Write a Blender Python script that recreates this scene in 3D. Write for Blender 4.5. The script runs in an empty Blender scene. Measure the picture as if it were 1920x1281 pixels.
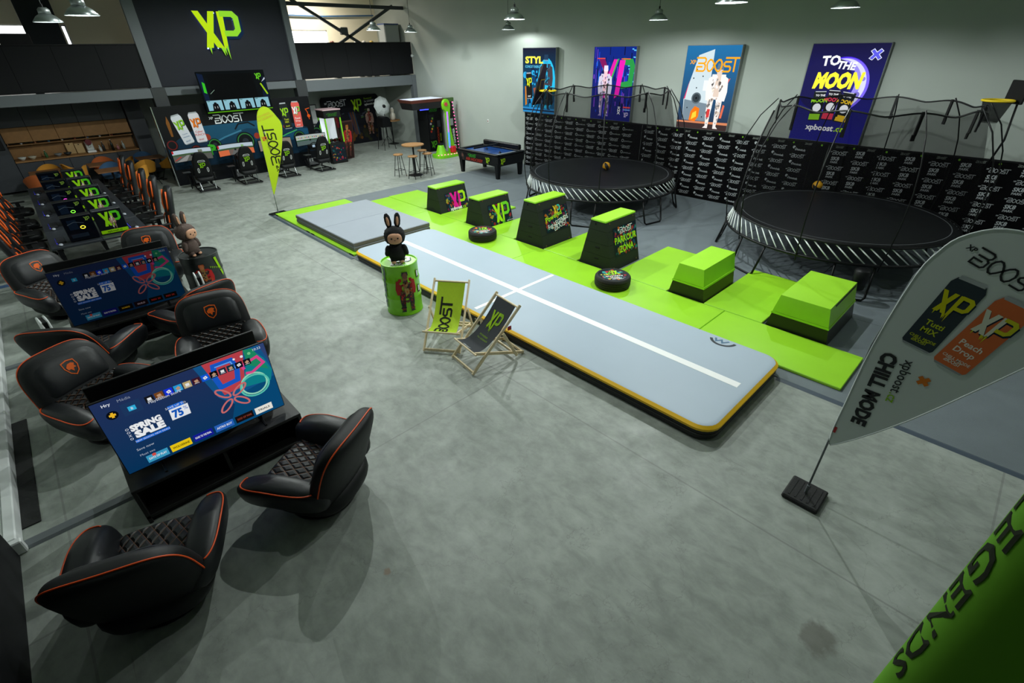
import bpy, math, random
import numpy as np
from mathutils import Matrix, Vector
random.seed(7)
S = bpy.context.scene
C = S.collection
PI = math.pi
# ---------------------------------------------------------------- camera, world, exposure
cam = bpy.data.objects.new('camera', bpy.data.cameras.new('camera')); C.objects.link(cam); S.camera = cam
cam.data.sensor_fit = 'HORIZONTAL'; cam.data.sensor_width = 36.0; cam.data.lens = 16.818
cam.data.clip_start = 0.05; cam.data.clip_end = 200
RX, RY, RZ = ((0.718878, -0.694996, -0.013971), (-0.372791, -0.368482, -0.851615), (0.586721, 0.617415, -0.523982))
cam.matrix_world = Matrix(((RX[0], -RY[0], -RZ[0], 0), (RX[1], -RY[1], -RZ[1], 0), (RX[2], -RY[2], -RZ[2], 3.8), (0, 0, 0, 1)))
W = bpy.data.worlds.new('sky'); S.world = W; W.use_nodes = True
W.node_tree.nodes['Background'].inputs[0].default_value = (0.75, 0.88, 1.0, 1)
W.node_tree.nodes['Background'].inputs[1].default_value = 1.0
S.view_settings.view_transform = 'Standard'; S.view_settings.look = 'None'
S.view_settings.gamma = 1.0; S.view_settings.use_curve_mapping = False
S.view_settings.exposure = 0.0
LAMP_W = 255.0            # power of one pendant lamp
LAMP_COL = (0.93, 1.0, 0.97)
S.cycles.max_bounces = 6; S.cycles.diffuse_bounces = 4; S.cycles.transparent_max_bounces = 16
S.cycles.caustics_reflective = False; S.cycles.caustics_refractive = False
S.cycles.sample_clamp_indirect = 6.0

# ---------------------------------------------------------------- helpers
def lin(c):
    return tuple(((x / 255) / 12.92 if x <= 10 else (((x / 255) + .055) / 1.055) ** 2.4) for x in c)
def hx(h):
    return tuple(int(h[i:i + 2], 16) for i in (0, 2, 4))
MATS = {}
def mat(name, rgb, rough=.5, metal=0, noise=0, nscale=8, bump=0, bscale=60, emit=0, coat=0, spec=.5):
    if name in MATS: return MATS[name]
    m = bpy.data.materials.new(name); m.use_nodes = True; nt = m.node_tree; b = nt.nodes['Principled BSDF']
    c = lin(rgb)
    b.inputs['Base Color'].default_value = (*c, 1); b.inputs['Roughness'].default_value = rough; b.inputs['Metallic'].default_value = metal
    b.inputs['Specular IOR Level'].default_value = spec
    if coat: b.inputs['Coat Weight'].default_value = coat; b.inputs['Coat Roughness'].default_value = .12
    if emit:
        b.inputs['Emission Color'].default_value = (*c, 1); b.inputs['Emission Strength'].default_value = emit
    tc = nt.nodes.new('ShaderNodeTexCoord')
    if noise:
        n = nt.nodes.new('ShaderNodeTexNoise'); n.inputs['Scale'].default_value = nscale; n.inputs['Detail'].default_value = 5
        nt.links.new(tc.outputs['Object'], n.inputs['Vector'])
        r = nt.nodes.new('ShaderNodeValToRGB'); r.color_ramp.elements[0].position = .3; r.color_ramp.elements[1].position = .7
        r.color_ramp.elements[0].color = (*[x * (1 - noise) for x in c], 1); r.color_ramp.elements[1].color = (*[min(1, x * (1 + noise)) for x in c], 1)
        nt.links.new(n.outputs['Fac'], r.inputs[0]); nt.links.new(r.outputs[0], b.inputs['Base Color'])
    if bump:
        n = nt.nodes.new('ShaderNodeTexNoise'); n.inputs['Scale'].default_value = bscale; n.inputs['Detail'].default_value = 3
        nt.links.new(tc.outputs['Object'], n.inputs['Vector'])
        k = nt.nodes.new('ShaderNodeBump'); k.inputs['Strength'].default_value = bump; k.inputs['Distance'].default_value = .01
        nt.links.new(n.outputs['Fac'], k.inputs['Height']); nt.links.new(k.outputs[0], b.inputs['Normal'])
    MATS[name] = m
    return m
def print_mat(emit=0, rough=.5):
    k = 'print_%s_%s' % (emit, rough)
    if k in MATS: return MATS[k]
    m = bpy.data.materials.new(k); m.use_nodes = True; nt = m.node_tree; b = nt.nodes['Principled BSDF']
    a = nt.nodes.new('ShaderNodeAttribute'); a.attribute_name = 'Col'
    b.inputs['Roughness'].default_value = rough; b.inputs['Specular IOR Level'].default_value = .2
    if emit:
        b.inputs['Base Color'].default_value = (.003, .003, .003, 1); b.inputs['Specular IOR Level'].default_value = .03
        nt.links.new(a.outputs['Color'], b.inputs['Emission Color']); b.inputs['Emission Strength'].default_value = emit
    else:
        nt.links.new(a.outputs['Color'], b.inputs['Base Color'])
    MATS[k] = m
    return m
def link(o, parent=None):
    C.objects.link(o)
    if parent is not None: o.parent = parent
    return o
def tag(o, label=None, cat=None, group=None, kind=None):
    for k, v in (('label', label), ('category', cat), ('group', group), ('kind', kind)):
        if v: o[k] = v
    return o
def thing(name, label, cat, loc=(0, 0, 0), rz=0, group=None, M=None):
    o = link(bpy.data.objects.new(name, None)); o.empty_display_size = .1
    if M is not None: o.matrix_world = M
    else: o.location = loc; o.rotation_euler = (0, 0, rz)
    return tag(o, label, cat, group)
def copy_tree(o, parent=None):
    c = o.copy(); link(c, parent)
    for ch in o.children: copy_tree(ch, c)
    return c
def place(proto, used, loc, rz, label, group=None):
    o = copy_tree(proto) if used else proto
    o.location = loc; o.rotation_euler = (0, 0, rz); tag(o, label, None, group)
    return o
def frame(o, x, y):                      # matrix from an origin and two axes
    x = Vector(x).normalized(); y = Vector(y); y = (y - x * y.dot(x)).normalized(); z = x.cross(y)
    return Matrix(((x.x, y.x, z.x, o[0]), (x.y, y.y, z.y, o[1]), (x.z, y.z, z.z, o[2]), (0, 0, 0, 1)))
def T(x, y, z): return Matrix.Translation((x, y, z))
def Rx(a): return Matrix.Rotation(a, 4, 'X')
def Ry(a): return Matrix.Rotation(a, 4, 'Y')
def Rz(a): return Matrix.Rotation(a, 4, 'Z')
class MB:
    def __init__(s): s.v = []; s.f = []; s.uv = None
    def add(s, vs, fs, M=None):
        n = len(s.v)
        s.v += [tuple(M @ Vector(p)) for p in vs] if M is not None else [tuple(p) for p in vs]
        s.f += [tuple(i + n for i in f) for f in fs]
        return s
    def box(s, x0, x1, y0, y1, z0, z1, b=0, M=None):
        if b <= 0:
            vs = [(x, y, z) for z in (z0, z1) for y in (y0, y1) for x in (x0, x1)]
            return s.add(vs, [(0, 2, 3, 1), (4, 5, 7, 6), (0, 1, 5, 4), (2, 6, 7, 3), (0, 4, 6, 2), (1, 3, 7, 5)], M)
        b = min(b, (x1 - x0) * .49, (y1 - y0) * .49, (z1 - z0) * .49)
        vs = []; idx = {}
        for i, (x, sx) in enumerate(((x0, 1), (x1, -1))):
            for j, (y, sy) in enumerate(((y0, 1), (y1, -1))):
                for k, (z, sz) in enumerate(((z0, 1), (z1, -1))):
                    idx[i, j, k] = len(vs)
                    vs += [(x, y + sy * b, z + sz * b), (x + sx * b, y, z + sz * b), (x + sx * b, y + sy * b, z)]
        q = lambda i, j, k, a: idx[i, j, k] + a
        fs = []
        for i in (0, 1):
            f = [q(i, 0, 0, 0), q(i, 1, 0, 0), q(i, 1, 1, 0), q(i, 0, 1, 0)]; fs.append(f if i else f[::-1])
            f = [q(0, i, 0, 1), q(1, i, 0, 1), q(1, i, 1, 1), q(0, i, 1, 1)]; fs.append(f[::-1] if i else f)
            f = [q(0, 0, i, 2), q(1, 0, i, 2), q(1, 1, i, 2), q(0, 1, i, 2)]; fs.append(f if i else f[::-1])
        for a in (0, 1):
            for c in (0, 1):
                fs.append([q(a, c, 0, 0), q(a, c, 1, 0), q(a, c, 1, 1), q(a, c, 0, 1)])
                fs.append([q(a, 0, c, 0), q(a, 1, c, 0), q(a, 1, c, 2), q(a, 0, c, 2)])
                fs.append([q(0, a, c, 1), q(1, a, c, 1), q(1, a, c, 2), q(0, a, c, 2)])
                for d in (0, 1): fs.append([q(a, c, d, 0), q(a, c, d, 1), q(a, c, d, 2)])
        return s.add(vs, fs, M)
    def prism(s, poly, h0, h1, M=None):      # polygon in xy extruded along z
        n = len(poly)
        vs = [(p[0], p[1], h0) for p in poly] + [(p[0], p[1], h1) for p in poly]
        fs = [tuple(range(n))[::-1], tuple(range(n, 2 * n))] + [(i, (i + 1) % n, n + (i + 1) % n, n + i) for i in range(n)]
        return s.add(vs, fs, M)
    def hull(s, a, b, M=None):               # two rings of equal length
        n = len(a)
        return s.add(list(a) + list(b), [tuple(range(n))[::-1], tuple(range(n, 2 * n))] + [(i, (i + 1) % n, n + (i + 1) % n, n + i) for i in range(n)], M)
    def cyl(s, p, q, r, n=12, r2=None, cap=True):
        p = Vector(p); q = Vector(q); r2 = r if r2 is None else r2
        d = (q - p).normalized(); e = d.cross(Vector((0, 0, 1)) if abs(d.z) < .9 else Vector((1, 0, 0))).normalized(); g = d.cross(e)
        vs = []
        for c, rr in ((p, r), (q, r2)):
            vs += [tuple(c + (e * math.cos(2 * PI * i / n) + g * math.sin(2 * PI * i / n)) * rr) for i in range(n)]
        fs = [(i, (i + 1) % n, n + (i + 1) % n, n + i) for i in range(n)]
        if cap: fs += [tuple(range(n))[::-1], tuple(range(n, 2 * n))]
        return s.add(vs, fs)
    def tube(s, pts, r, n=8, closed=False, M=None, sq=1):
        pts = [Vector(p) for p in pts]; m = len(pts); vs = []; prev = None
        for i, p in enumerate(pts):
            a = pts[(i - 1) % m] if (closed or i) else p; b = pts[(i + 1) % m] if (closed or i < m - 1) else p
            d = (b - a).normalized()
            if prev is None:
                e = d.cross(Vector((0, 0, 1)) if abs(d.z) < .9 else Vector((1, 0, 0))).normalized()
            else:
                e = prev - d * prev.dot(d)
                e = e.normalized() if e.length > 1e-6 else d.orthogonal().normalized()
            prev = e; g = d.cross(e); rr = r[i] if isinstance(r, (list, tuple)) else r
            vs += [tuple(p + (e * math.cos(2 * PI * k / n) + g * math.sin(2 * PI * k / n) * sq) * rr) for k in range(n)]
        fs = []
        for i in range(m if closed else m - 1):
            j = (i + 1) % m
            fs += [(i * n + k, i * n + (k + 1) % n, j * n + (k + 1) % n, j * n + k) for k in range(n)]
        if not closed: fs += [tuple(range(n))[::-1], tuple(range((m - 1) * n, m * n))]
        return s.add(vs, fs, M)
    def lathe(s, prof, n=24, M=None, cap=False):
        vs = []; m = len(prof)
        for r, z in prof: vs += [(r * math.cos(2 * PI * k / n), r * math.sin(2 * PI * k / n), z) for k in range(n)]
        fs = []
        for i in range(m - 1): fs += [(i * n + k, i * n + (k + 1) % n, (i + 1) * n + (k + 1) % n, (i + 1) * n + k) for k in range(n)]
        if cap: fs += [tuple(range(n))[::-1], tuple(range((m - 1) * n, m * n))]
        return s.add(vs, fs, M)
    def sq(s, a, b, c, e1=.5, e2=.5, nu=24, nv=14, fn=None, M=None):   # superquadric, e small = boxy
        P = lambda w, e: math.copysign(abs(w) ** e, w)
        vs = [(0, 0, -c)]; fs = []
        for j in range(1, nv):
            v = -PI / 2 + PI * j / nv
            for i in range(nu):
                u = 2 * PI * i / nu
                vs.append((a * P(math.cos(v), e1) * P(math.cos(u), e2), b * P(math.cos(v), e1) * P(math.sin(u), e2), c * P(math.sin(v), e1)))
        vs.append((0, 0, c))
        for i in range(nu):
            fs.append((0, 1 + (i + 1) % nu, 1 + i))
            for j in range(nv - 2):
                fs.append((1 + j * nu + i, 1 + j * nu + (i + 1) % nu, 1 + (j + 1) * nu + (i + 1) % nu, 1 + (j + 1) * nu + i))
            fs.append((1 + (nv - 2) * nu + i, 1 + (nv - 2) * nu + (i + 1) % nu, len(vs) - 1))
        if fn: vs = [fn(*p) for p in vs]
        return s.add(vs, fs, M)
    def grid(s, fn, nu, nv, M=None):
        vs = [fn(i / nu, j / nv) for j in range(nv + 1) for i in range(nu + 1)]
        fs = [(j * (nu + 1) + i, j * (nu + 1) + i + 1, (j + 1) * (nu + 1) + i + 1, (j + 1) * (nu + 1) + i) for j in range(nv) for i in range(nu)]
        if not s.v: s.uv = [(i / nu, j / nv) for j in range(nv + 1) for i in range(nu + 1)]
        return s.add(vs, fs, M)
    def mesh(s, name, m, smooth=False):
        me = bpy.data.meshes.new(name); me.from_pydata(s.v, [], s.f)
        if s.uv and len(s.uv) == len(s.v):
            l = me.uv_layers.new(name='UVMap')
            for lp in me.loops: l.data[lp.index].uv = s.uv[lp.vertex_index]
        if m: me.materials.append(m)
        if smooth: me.polygons.foreach_set('use_smooth', [True] * len(me.polygons))
        me.update(); return me
    def build(s, name, m, parent=None, smooth=False, ang=None):
        o = link(bpy.data.objects.new(name, s.mesh(name, m, smooth or ang is not None)), parent)
        if ang is not None:
            try: o.data.set_sharp_from_angle(angle=math.radians(ang))
            except Exception: pass
        return o
def inst(name, me, parent=None):
    return link(bpy.data.objects.new(name, me), parent)
def struct(name, mb, m, smooth=False):
    return tag(mb.build(name, m, None, smooth), kind='structure')

# ---- flat print: polygons, strokes and lettering with a colour of their own, laid on a surface
GL = {}
def glyphs(txt, off=0.0):
    if (txt, off) in GL: return GL[txt, off]
    cu = bpy.data.curves.new('t', 'FONT'); cu.body = txt; cu.resolution_u = 2; cu.offset = off; cu.align_x = 'CENTER'
    o = bpy.data.objects.new('t', cu); C.objects.link(o)
    dg = bpy.context.evaluated_depsgraph_get(); me = o.evaluated_get(dg).to_mesh()
    v = [(p.co.x, p.co.y) for p in me.vertices]; f = [tuple(p.vertices) for p in me.polygons]
    o.evaluated_get(dg).to_mesh_clear(); bpy.data.objects.remove(o); bpy.data.curves.remove(cu)
    if v:
        x0 = min(p[0] for p in v); x1 = max(p[0] for p in v); v = [(p[0] - (x0 + x1) / 2, p[1]) for p in v]; w = x1 - x0
    else: w = 0
    GL[txt, off] = (v, f, w)
    return GL[txt, off]
BOOST = [[(-.12, 1), (.62, 1), (.74, .9), (.74, .72), (.62, .6), (.05, .6)], [(.62, .56), (.74, .46), (.74, .14), (.62, .02), (.0, .02), (.0, .34), (.5, .34)],
         [(1.55, .5), (1.4, .72), (1.25, .86), (1.1, .86), (.96, .7), (.9, .5), (.96, .2), (1.1, .03), (1.25, .03), (1.4, .2), (1.55, .44), (1.72, .72), (1.88, .86), (2.03, .86), (2.16, .7), (2.22, .5), (2.16, .2), (2.03, .03), (1.88, .03), (1.7, .2), (1.55, .5)],
         [(3.0, .72), (2.5, .72), (2.4, .62), (2.4, .5), (2.5, .4), (2.85, .4), (2.95, .3), (2.95, .12), (2.85, .02), (2.3, .02)], [(2.45, 1), (3.75, 1)], [(3.28, 1), (3.28, 0)]]
class Canvas:
    def __init__(s, w=0, h=0, bg=None):
        s.v = []; s.f = []; s.c = []; s.eps = .0012; s.w = w; s.h = h
        if bg: s.rect(0, 0, w, h, bg, 0)
    def poly(s, pts, col, L=1):
        n = len(s.v); s.v += [(p[0], p[1], L * s.eps) for p in pts]; s.f.append(tuple(range(n, n + len(pts)))); s.c += [col] * len(pts)
    def rect(s, x0, y0, x1, y1, col, L=1, a=0, n=1):
        cx, cy = (x0 + x1) / 2, (y0 + y1) / 2; ca, sa = math.cos(a), math.sin(a)
        s.poly([(cx + (x - cx) * ca - (y - cy) * sa, cy + (x - cx) * sa + (y - cy) * ca) for x, y in ((x0, y0), (x1, y0), (x1, y1), (x0, y1))], col, L)
    def grad(s, x0, y0, x1, y1, ca, cb, L=1):      # flat printed colour ramp, bottom to top
        n = len(s.v); s.v += [(x0, y0, L * s.eps), (x1, y0, L * s.eps), (x1, y1, L * s.eps), (x0, y1, L * s.eps)]; s.f.append((n, n + 1, n + 2, n + 3)); s.c += [ca, ca, cb, cb]
    def disc(s, x, y, r, col, L=1, n=20, ry=None):
        s.poly([(x + r * math.cos(2 * PI * i / n), y + (ry or r) * math.sin(2 * PI * i / n)) for i in range(n)], col, L)
    def stroke(s, pts, w, col, L=1, closed=False):
        m = len(pts); A = []; B = []
        for i, p in enumerate(pts):
            a = pts[(i - 1) % m] if (closed or i) else None; b = pts[(i + 1) % m] if (closed or i < m - 1) else None
            d1 = Vector((p[0] - a[0], p[1] - a[1])).normalized() if a else None; d2 = Vector((b[0] - p[0], b[1] - p[1])).normalized() if b else None
            d = (d1 + d2) if (d1 and d2) else (d1 or d2)
            d = d.normalized() if d.length > 1e-6 else d2
            k = 1 / max(.45, d.dot(d2 or d1)); nx, ny = -d.y * w / 2 * k, d.x * w / 2 * k
            A.append((p[0] + nx, p[1] + ny)); B.append((p[0] - nx, p[1] - ny))
        for i in range(m if closed else m - 1):
            j = (i + 1) % m; s.poly([A[i], B[i], B[j], A[j]], col, L)
    def text(s, t, x, y, h, col, L=2, a=0, off=0.0, wide=None, shear=0, al='c'):
        v, f, w = glyphs(t, off); k = h / .72; kx = k if wide is None else wide / max(w, 1e-6)
        ox = {'c': 0, 'l': w * kx / 2, 'r': -w * kx / 2}[al]; ca, sa = math.cos(a), math.sin(a); n = len(s.v)
        for p in v:
            X = p[0] * kx + ox + shear * p[1] * k; Y = p[1] * k; s.v.append((x + X * ca - Y * sa, y + X * sa + Y * ca, L * s.eps)); s.c.append(col)
        s.f += [tuple(i + n for i in q) for q in f]
    def boost(s, x, y, h, col, L=2, a=0, xp=True, w=.11):      # the word mark, x y = left foot of the B
        ca, sa = math.cos(a), math.sin(a); q = lambda p: (x + (p[0] * ca - p[1] * sa) * h, y + (p[0] * sa + p[1] * ca) * h)
        for st in BOOST: s.stroke([q(p) for p in st], w * h, col, L)
        if xp: X, Y = q((-.42, .55)); s.text('XP', X, Y, .3 * h, col, L, a, .03)
    def xp(s, x, y, h, col, L=2, col2=None, out=None, a=0, drip=True):   # the two painted letters, x y = centre
        ca, sa = math.cos(a), math.sin(a); q = lambda p: (x + (p[0] * ca - p[1] * sa) * h, y + (p[0] * sa + p[1] * ca) * h); c2 = col2 or col
        X1 = [(-.62, .5), (-.45, .5), (.0, -.5), (-.19, -.5)]; X2 = [(-.2, .5), (-.03, .5), (-.3, -.5), (-.49, -.5)]
        Ps = [(.03, .5), (.2, .5), (.12, -.45), (-.0, -.55)]; Pb = [(.1, .44), (.44, .44), (.53, .34), (.52, .0), (.42, -.1), (.12, -.1)]
        dr = [[(-.42, -.5), (-.36, -.5), (-.39, -.68)], [(-.1, -.5), (.0, -.5), (-.02, -.74)], [(.05, -.45), (.12, -.45), (.1, -.86)], [(-.02, -.5), (.04, -.5), (.03, -.72)]] if drip else []
        if out:
            for P in (X1, X2, Ps): s.poly([q((p[0] + .045, p[1] - .06)) for p in P], out, L - .5)
            s.stroke([q((p[0] + .045, p[1] - .06)) for p in Pb], .19 * h, out, L - .5)
        s.poly([q(p) for p in X1], col, L); s.poly([q(p) for p in X2], col, L + .2); s.poly([q(p) for p in Ps], col, L); s.stroke([q(p) for p in Pb], .16 * h, c2, L + .1)
        for d in dr: s.poly([q(p) for p in d], c2, L)
    def person(s, x, y, h, top, leg, skin, L=3, hat=None, acc=None, wx=1.0):       # an armoured man standing, feet at x y
        q = lambda pts: [(x + a * h * wx, y + b * h) for a, b in pts]
        for sg in (-1, 1):
            s.poly(q([(sg * .02, .5), (sg * .13, .5), (sg * .13, .24), (sg * .1, .04), (sg * .14, .0), (sg * .05, .0), (sg * .04, .24)]), leg, L)
            s.poly(q([(sg * .1, .82), (sg * .17, .78), (sg * .19, .58), (sg * .17, .44), (sg * .11, .44), (sg * .12, .6)]), top, L + .2)
        s.poly(q([(-.12, .84), (.12, .84), (.13, .6), (.11, .46), (-.11, .46), (-.13, .6)]), top, L + .3)
        s.poly(q([(-.04, .84), (.04, .84), (.05, .5), (-.05, .5)]), acc or leg, L + .4)
        s.disc(x, y + .91 * h, .055 * h, skin, L + .4, 10, .075 * h); s.poly(q([(-.06, .91), (.06, .91), (.05, 1.0), (-.05, 1.0)]), hat or leg, L + .5)
        s.poly(q([(-.05, .89), (.05, .89), (.04, .83), (-.04, .83)]), acc or leg, L + .5)
        rnd = random.Random(int(x * 100 + y * 31)); al = [top, leg, acc or top]
        for i in range(72):          # straps, pockets and folds of the outfit
            v = rnd.uniform(.06, .8); wd = .1 if v > .46 else .035; cx = rnd.uniform(-wd, wd) + (0 if v > .46 else rnd.choice((-.08, .08))); k = rnd.uniform(.35, 1.25); c = tuple(int(max(4, min(250, ch * k))) for ch in rnd.choice(al)); r = rnd.uniform(.012, .035)
            s.poly(q([(cx + r * rnd.uniform(.5, 1.1) * math.cos(a), v + 1.5 * r * rnd.uniform(.5, 1.1) * math.sin(a)) for a in (.3, 1.6, 2.9, 4.4)]), c, L + .6 + i * .005)
    def can(s, x, y, h, body, xpc, a=0, L=2, word=None, wc=(255, 255, 255), xp2=None):
        w = .34 * h; ca, sa = math.cos(a), math.sin(a); q = lambda pts: [(x + px * ca - py * sa, y + px * sa + py * ca) for px, py in pts]
        s.poly(q([(-.4 * w, 0), (.4 * w, 0), (.5 * w, .05 * h), (.5 * w, .9 * h), (.4 * w, .97 * h), (-.4 * w, .97 * h), (-.5 * w, .9 * h), (-.5 * w, .05 * h)]), body, L)
        s.poly(q([(-.38 * w, .955 * h), (.38 * w, .955 * h), (.36 * w, h), (-.36 * w, h)]), (170, 175, 180), L + .3)
        s.poly(q([(-.4 * w, 0), (.4 * w, 0), (.44 * w, .025 * h), (-.44 * w, .025 * h)]), (150, 155, 160), L + .3)
        X, Y = q([(0, .66 * h)])[0]; s.xp(X, Y, .27 * h, xpc, L + 1, xp2, (20, 40, 60), a)
        if word:
            for i, t in enumerate(word):
                X, Y = q([(0, (.33 - .1 * i) * h)])[0]; s.text(t, X, Y, .07 * h if len(t) < 7 else .035 * h, wc, L + 1, a, .02)
        X, Y = q([(-.26 * w, .08 * h)])[0]; s.boost(X, Y, .045 * h, wc, L + 1, a, False, .16)
    def build(s, name, parent=None, M=None, emit=0, rough=.5, fn=None):
        me = bpy.data.meshes.new(name); v = s.v
        if M is not None: v = [tuple(M @ Vector(p)) for p in v]
        if fn: v = [fn(*p) for p in v]
        me.from_pydata(v, [], s.f); at = me.color_attributes.new('Col', 'FLOAT_COLOR', 'POINT')
        cl = {}; arr = []
        for c in s.c:
            if c not in cl: cl[c] = (*lin(c), 1.0)
            arr += cl[c]
        at.data.foreach_set('color', arr); me.materials.append(print_mat(emit, rough)); me.update()
        return link(bpy.data.objects.new(name, me), parent)
LIME = (150, 215, 30); LIMEP = (170, 225, 20); WHITE = (240, 242, 245); BLACK = (8, 10, 12)
# ---------------------------------------------------------------- materials of the room
def concrete():
    m = mat('concrete', (150, 152, 148), .45); nt = m.node_tree; b = nt.nodes['Principled BSDF']; tc = nt.nodes.new('ShaderNodeTexCoord')
    def noise(sc, det, st=(1, 1, 1), dis=0):
        mp = nt.nodes.new('ShaderNodeMapping'); mp.inputs['Scale'].default_value = st; nt.links.new(tc.outputs['Object'], mp.inputs[0])
        n = nt.nodes.new('ShaderNodeTexNoise'); n.inputs['Scale'].default_value = sc; n.inputs['Detail'].default_value = det; n.inputs['Distortion'].default_value = dis
        n.inputs['Roughness'].default_value = .62
        nt.links.new(mp.outputs[0], n.inputs['Vector']); return n
    def ramp(n, p0, p1, c0, c1):
        r = nt.nodes.new('ShaderNodeValToRGB'); e = r.color_ramp.elements; e[0].position = p0; e[1].position = p1; e[0].color = (*c0, 1); e[1].color = (*c1, 1)
        nt.links.new(n, r.inputs[0]); return r.outputs[0]
    def mix(kind, f, a, c):
        x = nt.nodes.new('ShaderNodeMix'); x.data_type = 'RGBA'; x.blend_type = kind
        x.inputs[0].default_value = f if isinstance(f, float) else 0
        if not isinstance(f, float): nt.links.new(f, x.inputs[0])
        nt.links.new(a, x.inputs[6]) if not isinstance(a, tuple) else setattr(x.inputs[6], 'default_value', (*a, 1))
        nt.links.new(c, x.inputs[7]) if not isinstance(c, tuple) else setattr(x.inputs[7], 'default_value', (*c, 1))
        return x.outputs[2]
    base = ramp(noise(.45, 8, (1, 1, 1), .2).outputs[0], .3, .7, (.262, .288, .266), (.385, .415, .388))
    fine = ramp(noise(5.5, 14, (1.3, .8, 1), .3).outputs[0], .34, .66, (.72, .73, .71), (1.13, 1.13, 1.11))
    col = mix('MULTIPLY', .85, base, fine)
    pale = ramp(noise(.9, 12, (.8, 1.3, 1), .25).outputs[0], .52, .70, (0, 0, 0), (.5, .5, .5))
    col = mix('MIX', pale, col, (.48, .515, .485))
    scr = ramp(noise(5, 12, (3.0, .3, 1), .6).outputs[0], .66, .7, (0, 0, 0), (.3, .3, .3))
    col = mix('MIX', scr, col, (.16, .165, .155))
    stain = ramp(noise(.8, 3, (1, 1, 1), .2).outputs[0], .70, .74, (0, 0, 0), (.45, .45, .45))
    col = mix('MIX', stain, col, (.22, .19, .15))
    vo = nt.nodes.new('ShaderNodeTexVoronoi'); vo.feature = 'DISTANCE_TO_EDGE'; vo.inputs['Scale'].default_value = .55; ds = nt.nodes.new('ShaderNodeVectorMath'); ds.operation = 'ADD'; nd = noise(1.6, 6); nt.links.new(tc.outputs['Object'], ds.inputs[0]); nt.links.new(nd.outputs['Color'], ds.inputs[1]); nt.links.new(ds.outputs[0], vo.inputs['Vector'])
    crack = ramp(vo.outputs[0], .0, .0035, (.35, .35, .35), (0, 0, 0)); col = mix('MIX', crack, col, (.15, .15, .14))
    for (sx_, sy_, sr) in ((2.92, -.2, .15), (.9, 2.54, .035)):
        dv = nt.nodes.new('ShaderNodeVectorMath'); dv.operation = 'DISTANCE'; dv.inputs[1].default_value = (sx_, sy_, 0); sc_ = nt.nodes.new('ShaderNodeVectorMath'); sc_.operation = 'MULTIPLY_ADD'; sc_.inputs[1].default_value = (.3 if sr > .1 else .05,) * 3; nn = noise(5 if sr > .1 else 20, 5); nt.links.new(nn.outputs['Color'], sc_.inputs[0]); nt.links.new(tc.outputs['Object'], sc_.inputs[2]); off_ = nt.nodes.new('ShaderNodeVectorMath'); off_.inputs[1].default_value = (-.15 if sr > .1 else -.025,) * 2 + (0,); fl_ = nt.nodes.new('ShaderNodeVectorMath'); fl_.operation = 'MULTIPLY'; fl_.inputs[1].default_value = (1, 1, 0)
        nt.links.new(sc_.outputs[0], off_.inputs[0]); nt.links.new(off_.outputs[0], fl_.inputs[0]); nt.links.new(fl_.outputs[0], dv.inputs[0]); sp_ = ramp(dv.outputs['Value'], sr * .75, sr * 1.1, (.6,) * 3, (0, 0, 0)); col = mix('MIX', sp_, col, (.13, .12, .1) if sr > .1 else (.28, .17, .1))
    # saw cut joints
    sep = nt.nodes.new('ShaderNodeSeparateXYZ'); nt.links.new(tc.outputs['Object'], sep.inputs[0])
    def joint(out, off, per):
        a = nt.nodes.new('ShaderNodeMath'); a.operation = 'ADD'; a.inputs[1].default_value = off; nt.links.new(out, a.inputs[0])
        w = nt.nodes.new('ShaderNodeMath'); w.operation = 'PINGPONG'; w.inputs[1].default_value = per / 2; nt.links.new(a.outputs[0], w.inputs[0])
        l = nt.nodes.new('ShaderNodeMath'); l.operation = 'LESS_THAN'; l.inputs[1].default_value = .009; nt.links.new(w.outputs[0], l.inputs[0]); return l.outputs[0]
    mx = nt.nodes.new('ShaderNodeMath'); mx.operation = 'MAXIMUM'; nt.links.new(joint(sep.outputs[0], 1.02, 4.6), mx.inputs[0]); nt.links.new(joint(sep.outputs[1], .98, 4.9), mx.inputs[1])
    hf = nt.nodes.new('ShaderNodeMath'); hf.operation = 'MULTIPLY'; hf.inputs[1].default_value = .38; nt.links.new(mx.outputs[0], hf.inputs[0])
    col = mix('MIX', hf.outputs[0], col, (.13, .13, .125))
    nt.links.new(col, b.inputs['Base Color'])
    rr = ramp(noise(1.7, 6).outputs[0], .35, .65, (.42,) * 3, (.62,) * 3); nt.links.new(rr, b.inputs['Roughness'])
    bp = nt.nodes.new('ShaderNodeBump'); bp.inputs['Strength'].default_value = .12; bp.inputs['Distance'].default_value = .01
    nt.links.new(noise(14, 8).outputs[0], bp.inputs['Height']); nt.links.new(bp.outputs[0], b.inputs['Normal'])
    return m
M_conc = concrete()
M_wall = mat('wall_paint', (163, 170, 164), .85, noise=.03, nscale=1.2)
M_cream = mat('cream_paint', (232, 224, 200), .8)
M_dark = mat('anthracite_panel', (13, 14, 18), .65, noise=.06, nscale=3, spec=.25)
M_char = mat('charcoal_panel', (40, 42, 50), .7, noise=.04, nscale=2, spec=.25)
M_steel = mat('painted_steel', (98, 104, 108), .5)
M_dsteel = mat('dark_steel', (44, 48, 50), .5)
M_black = mat('black_plastic', (11, 12, 14), .45, spec=.3)
M_blackm = mat('black_metal', (16, 17, 19), .4, metal=.2, spec=.3)
M_chrome = mat('chrome', (200, 203, 206), .18, metal=1)
M_white = mat('white_plastic', (225, 228, 228), .5)
M_lime = mat('lime_vinyl', (158, 220, 44), .36, noise=.03, nscale=2.5, bump=.2, bscale=2.0)
M_limes = mat('lime_painted_steel', (126, 204, 8), .3)
M_limep = mat('lime_plastic', (120, 200, 20), .4)
M_rubber = mat('grey_rubber', (112, 121, 127), .6, noise=.05, nscale=3, bump=.3, bscale=160)
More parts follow.
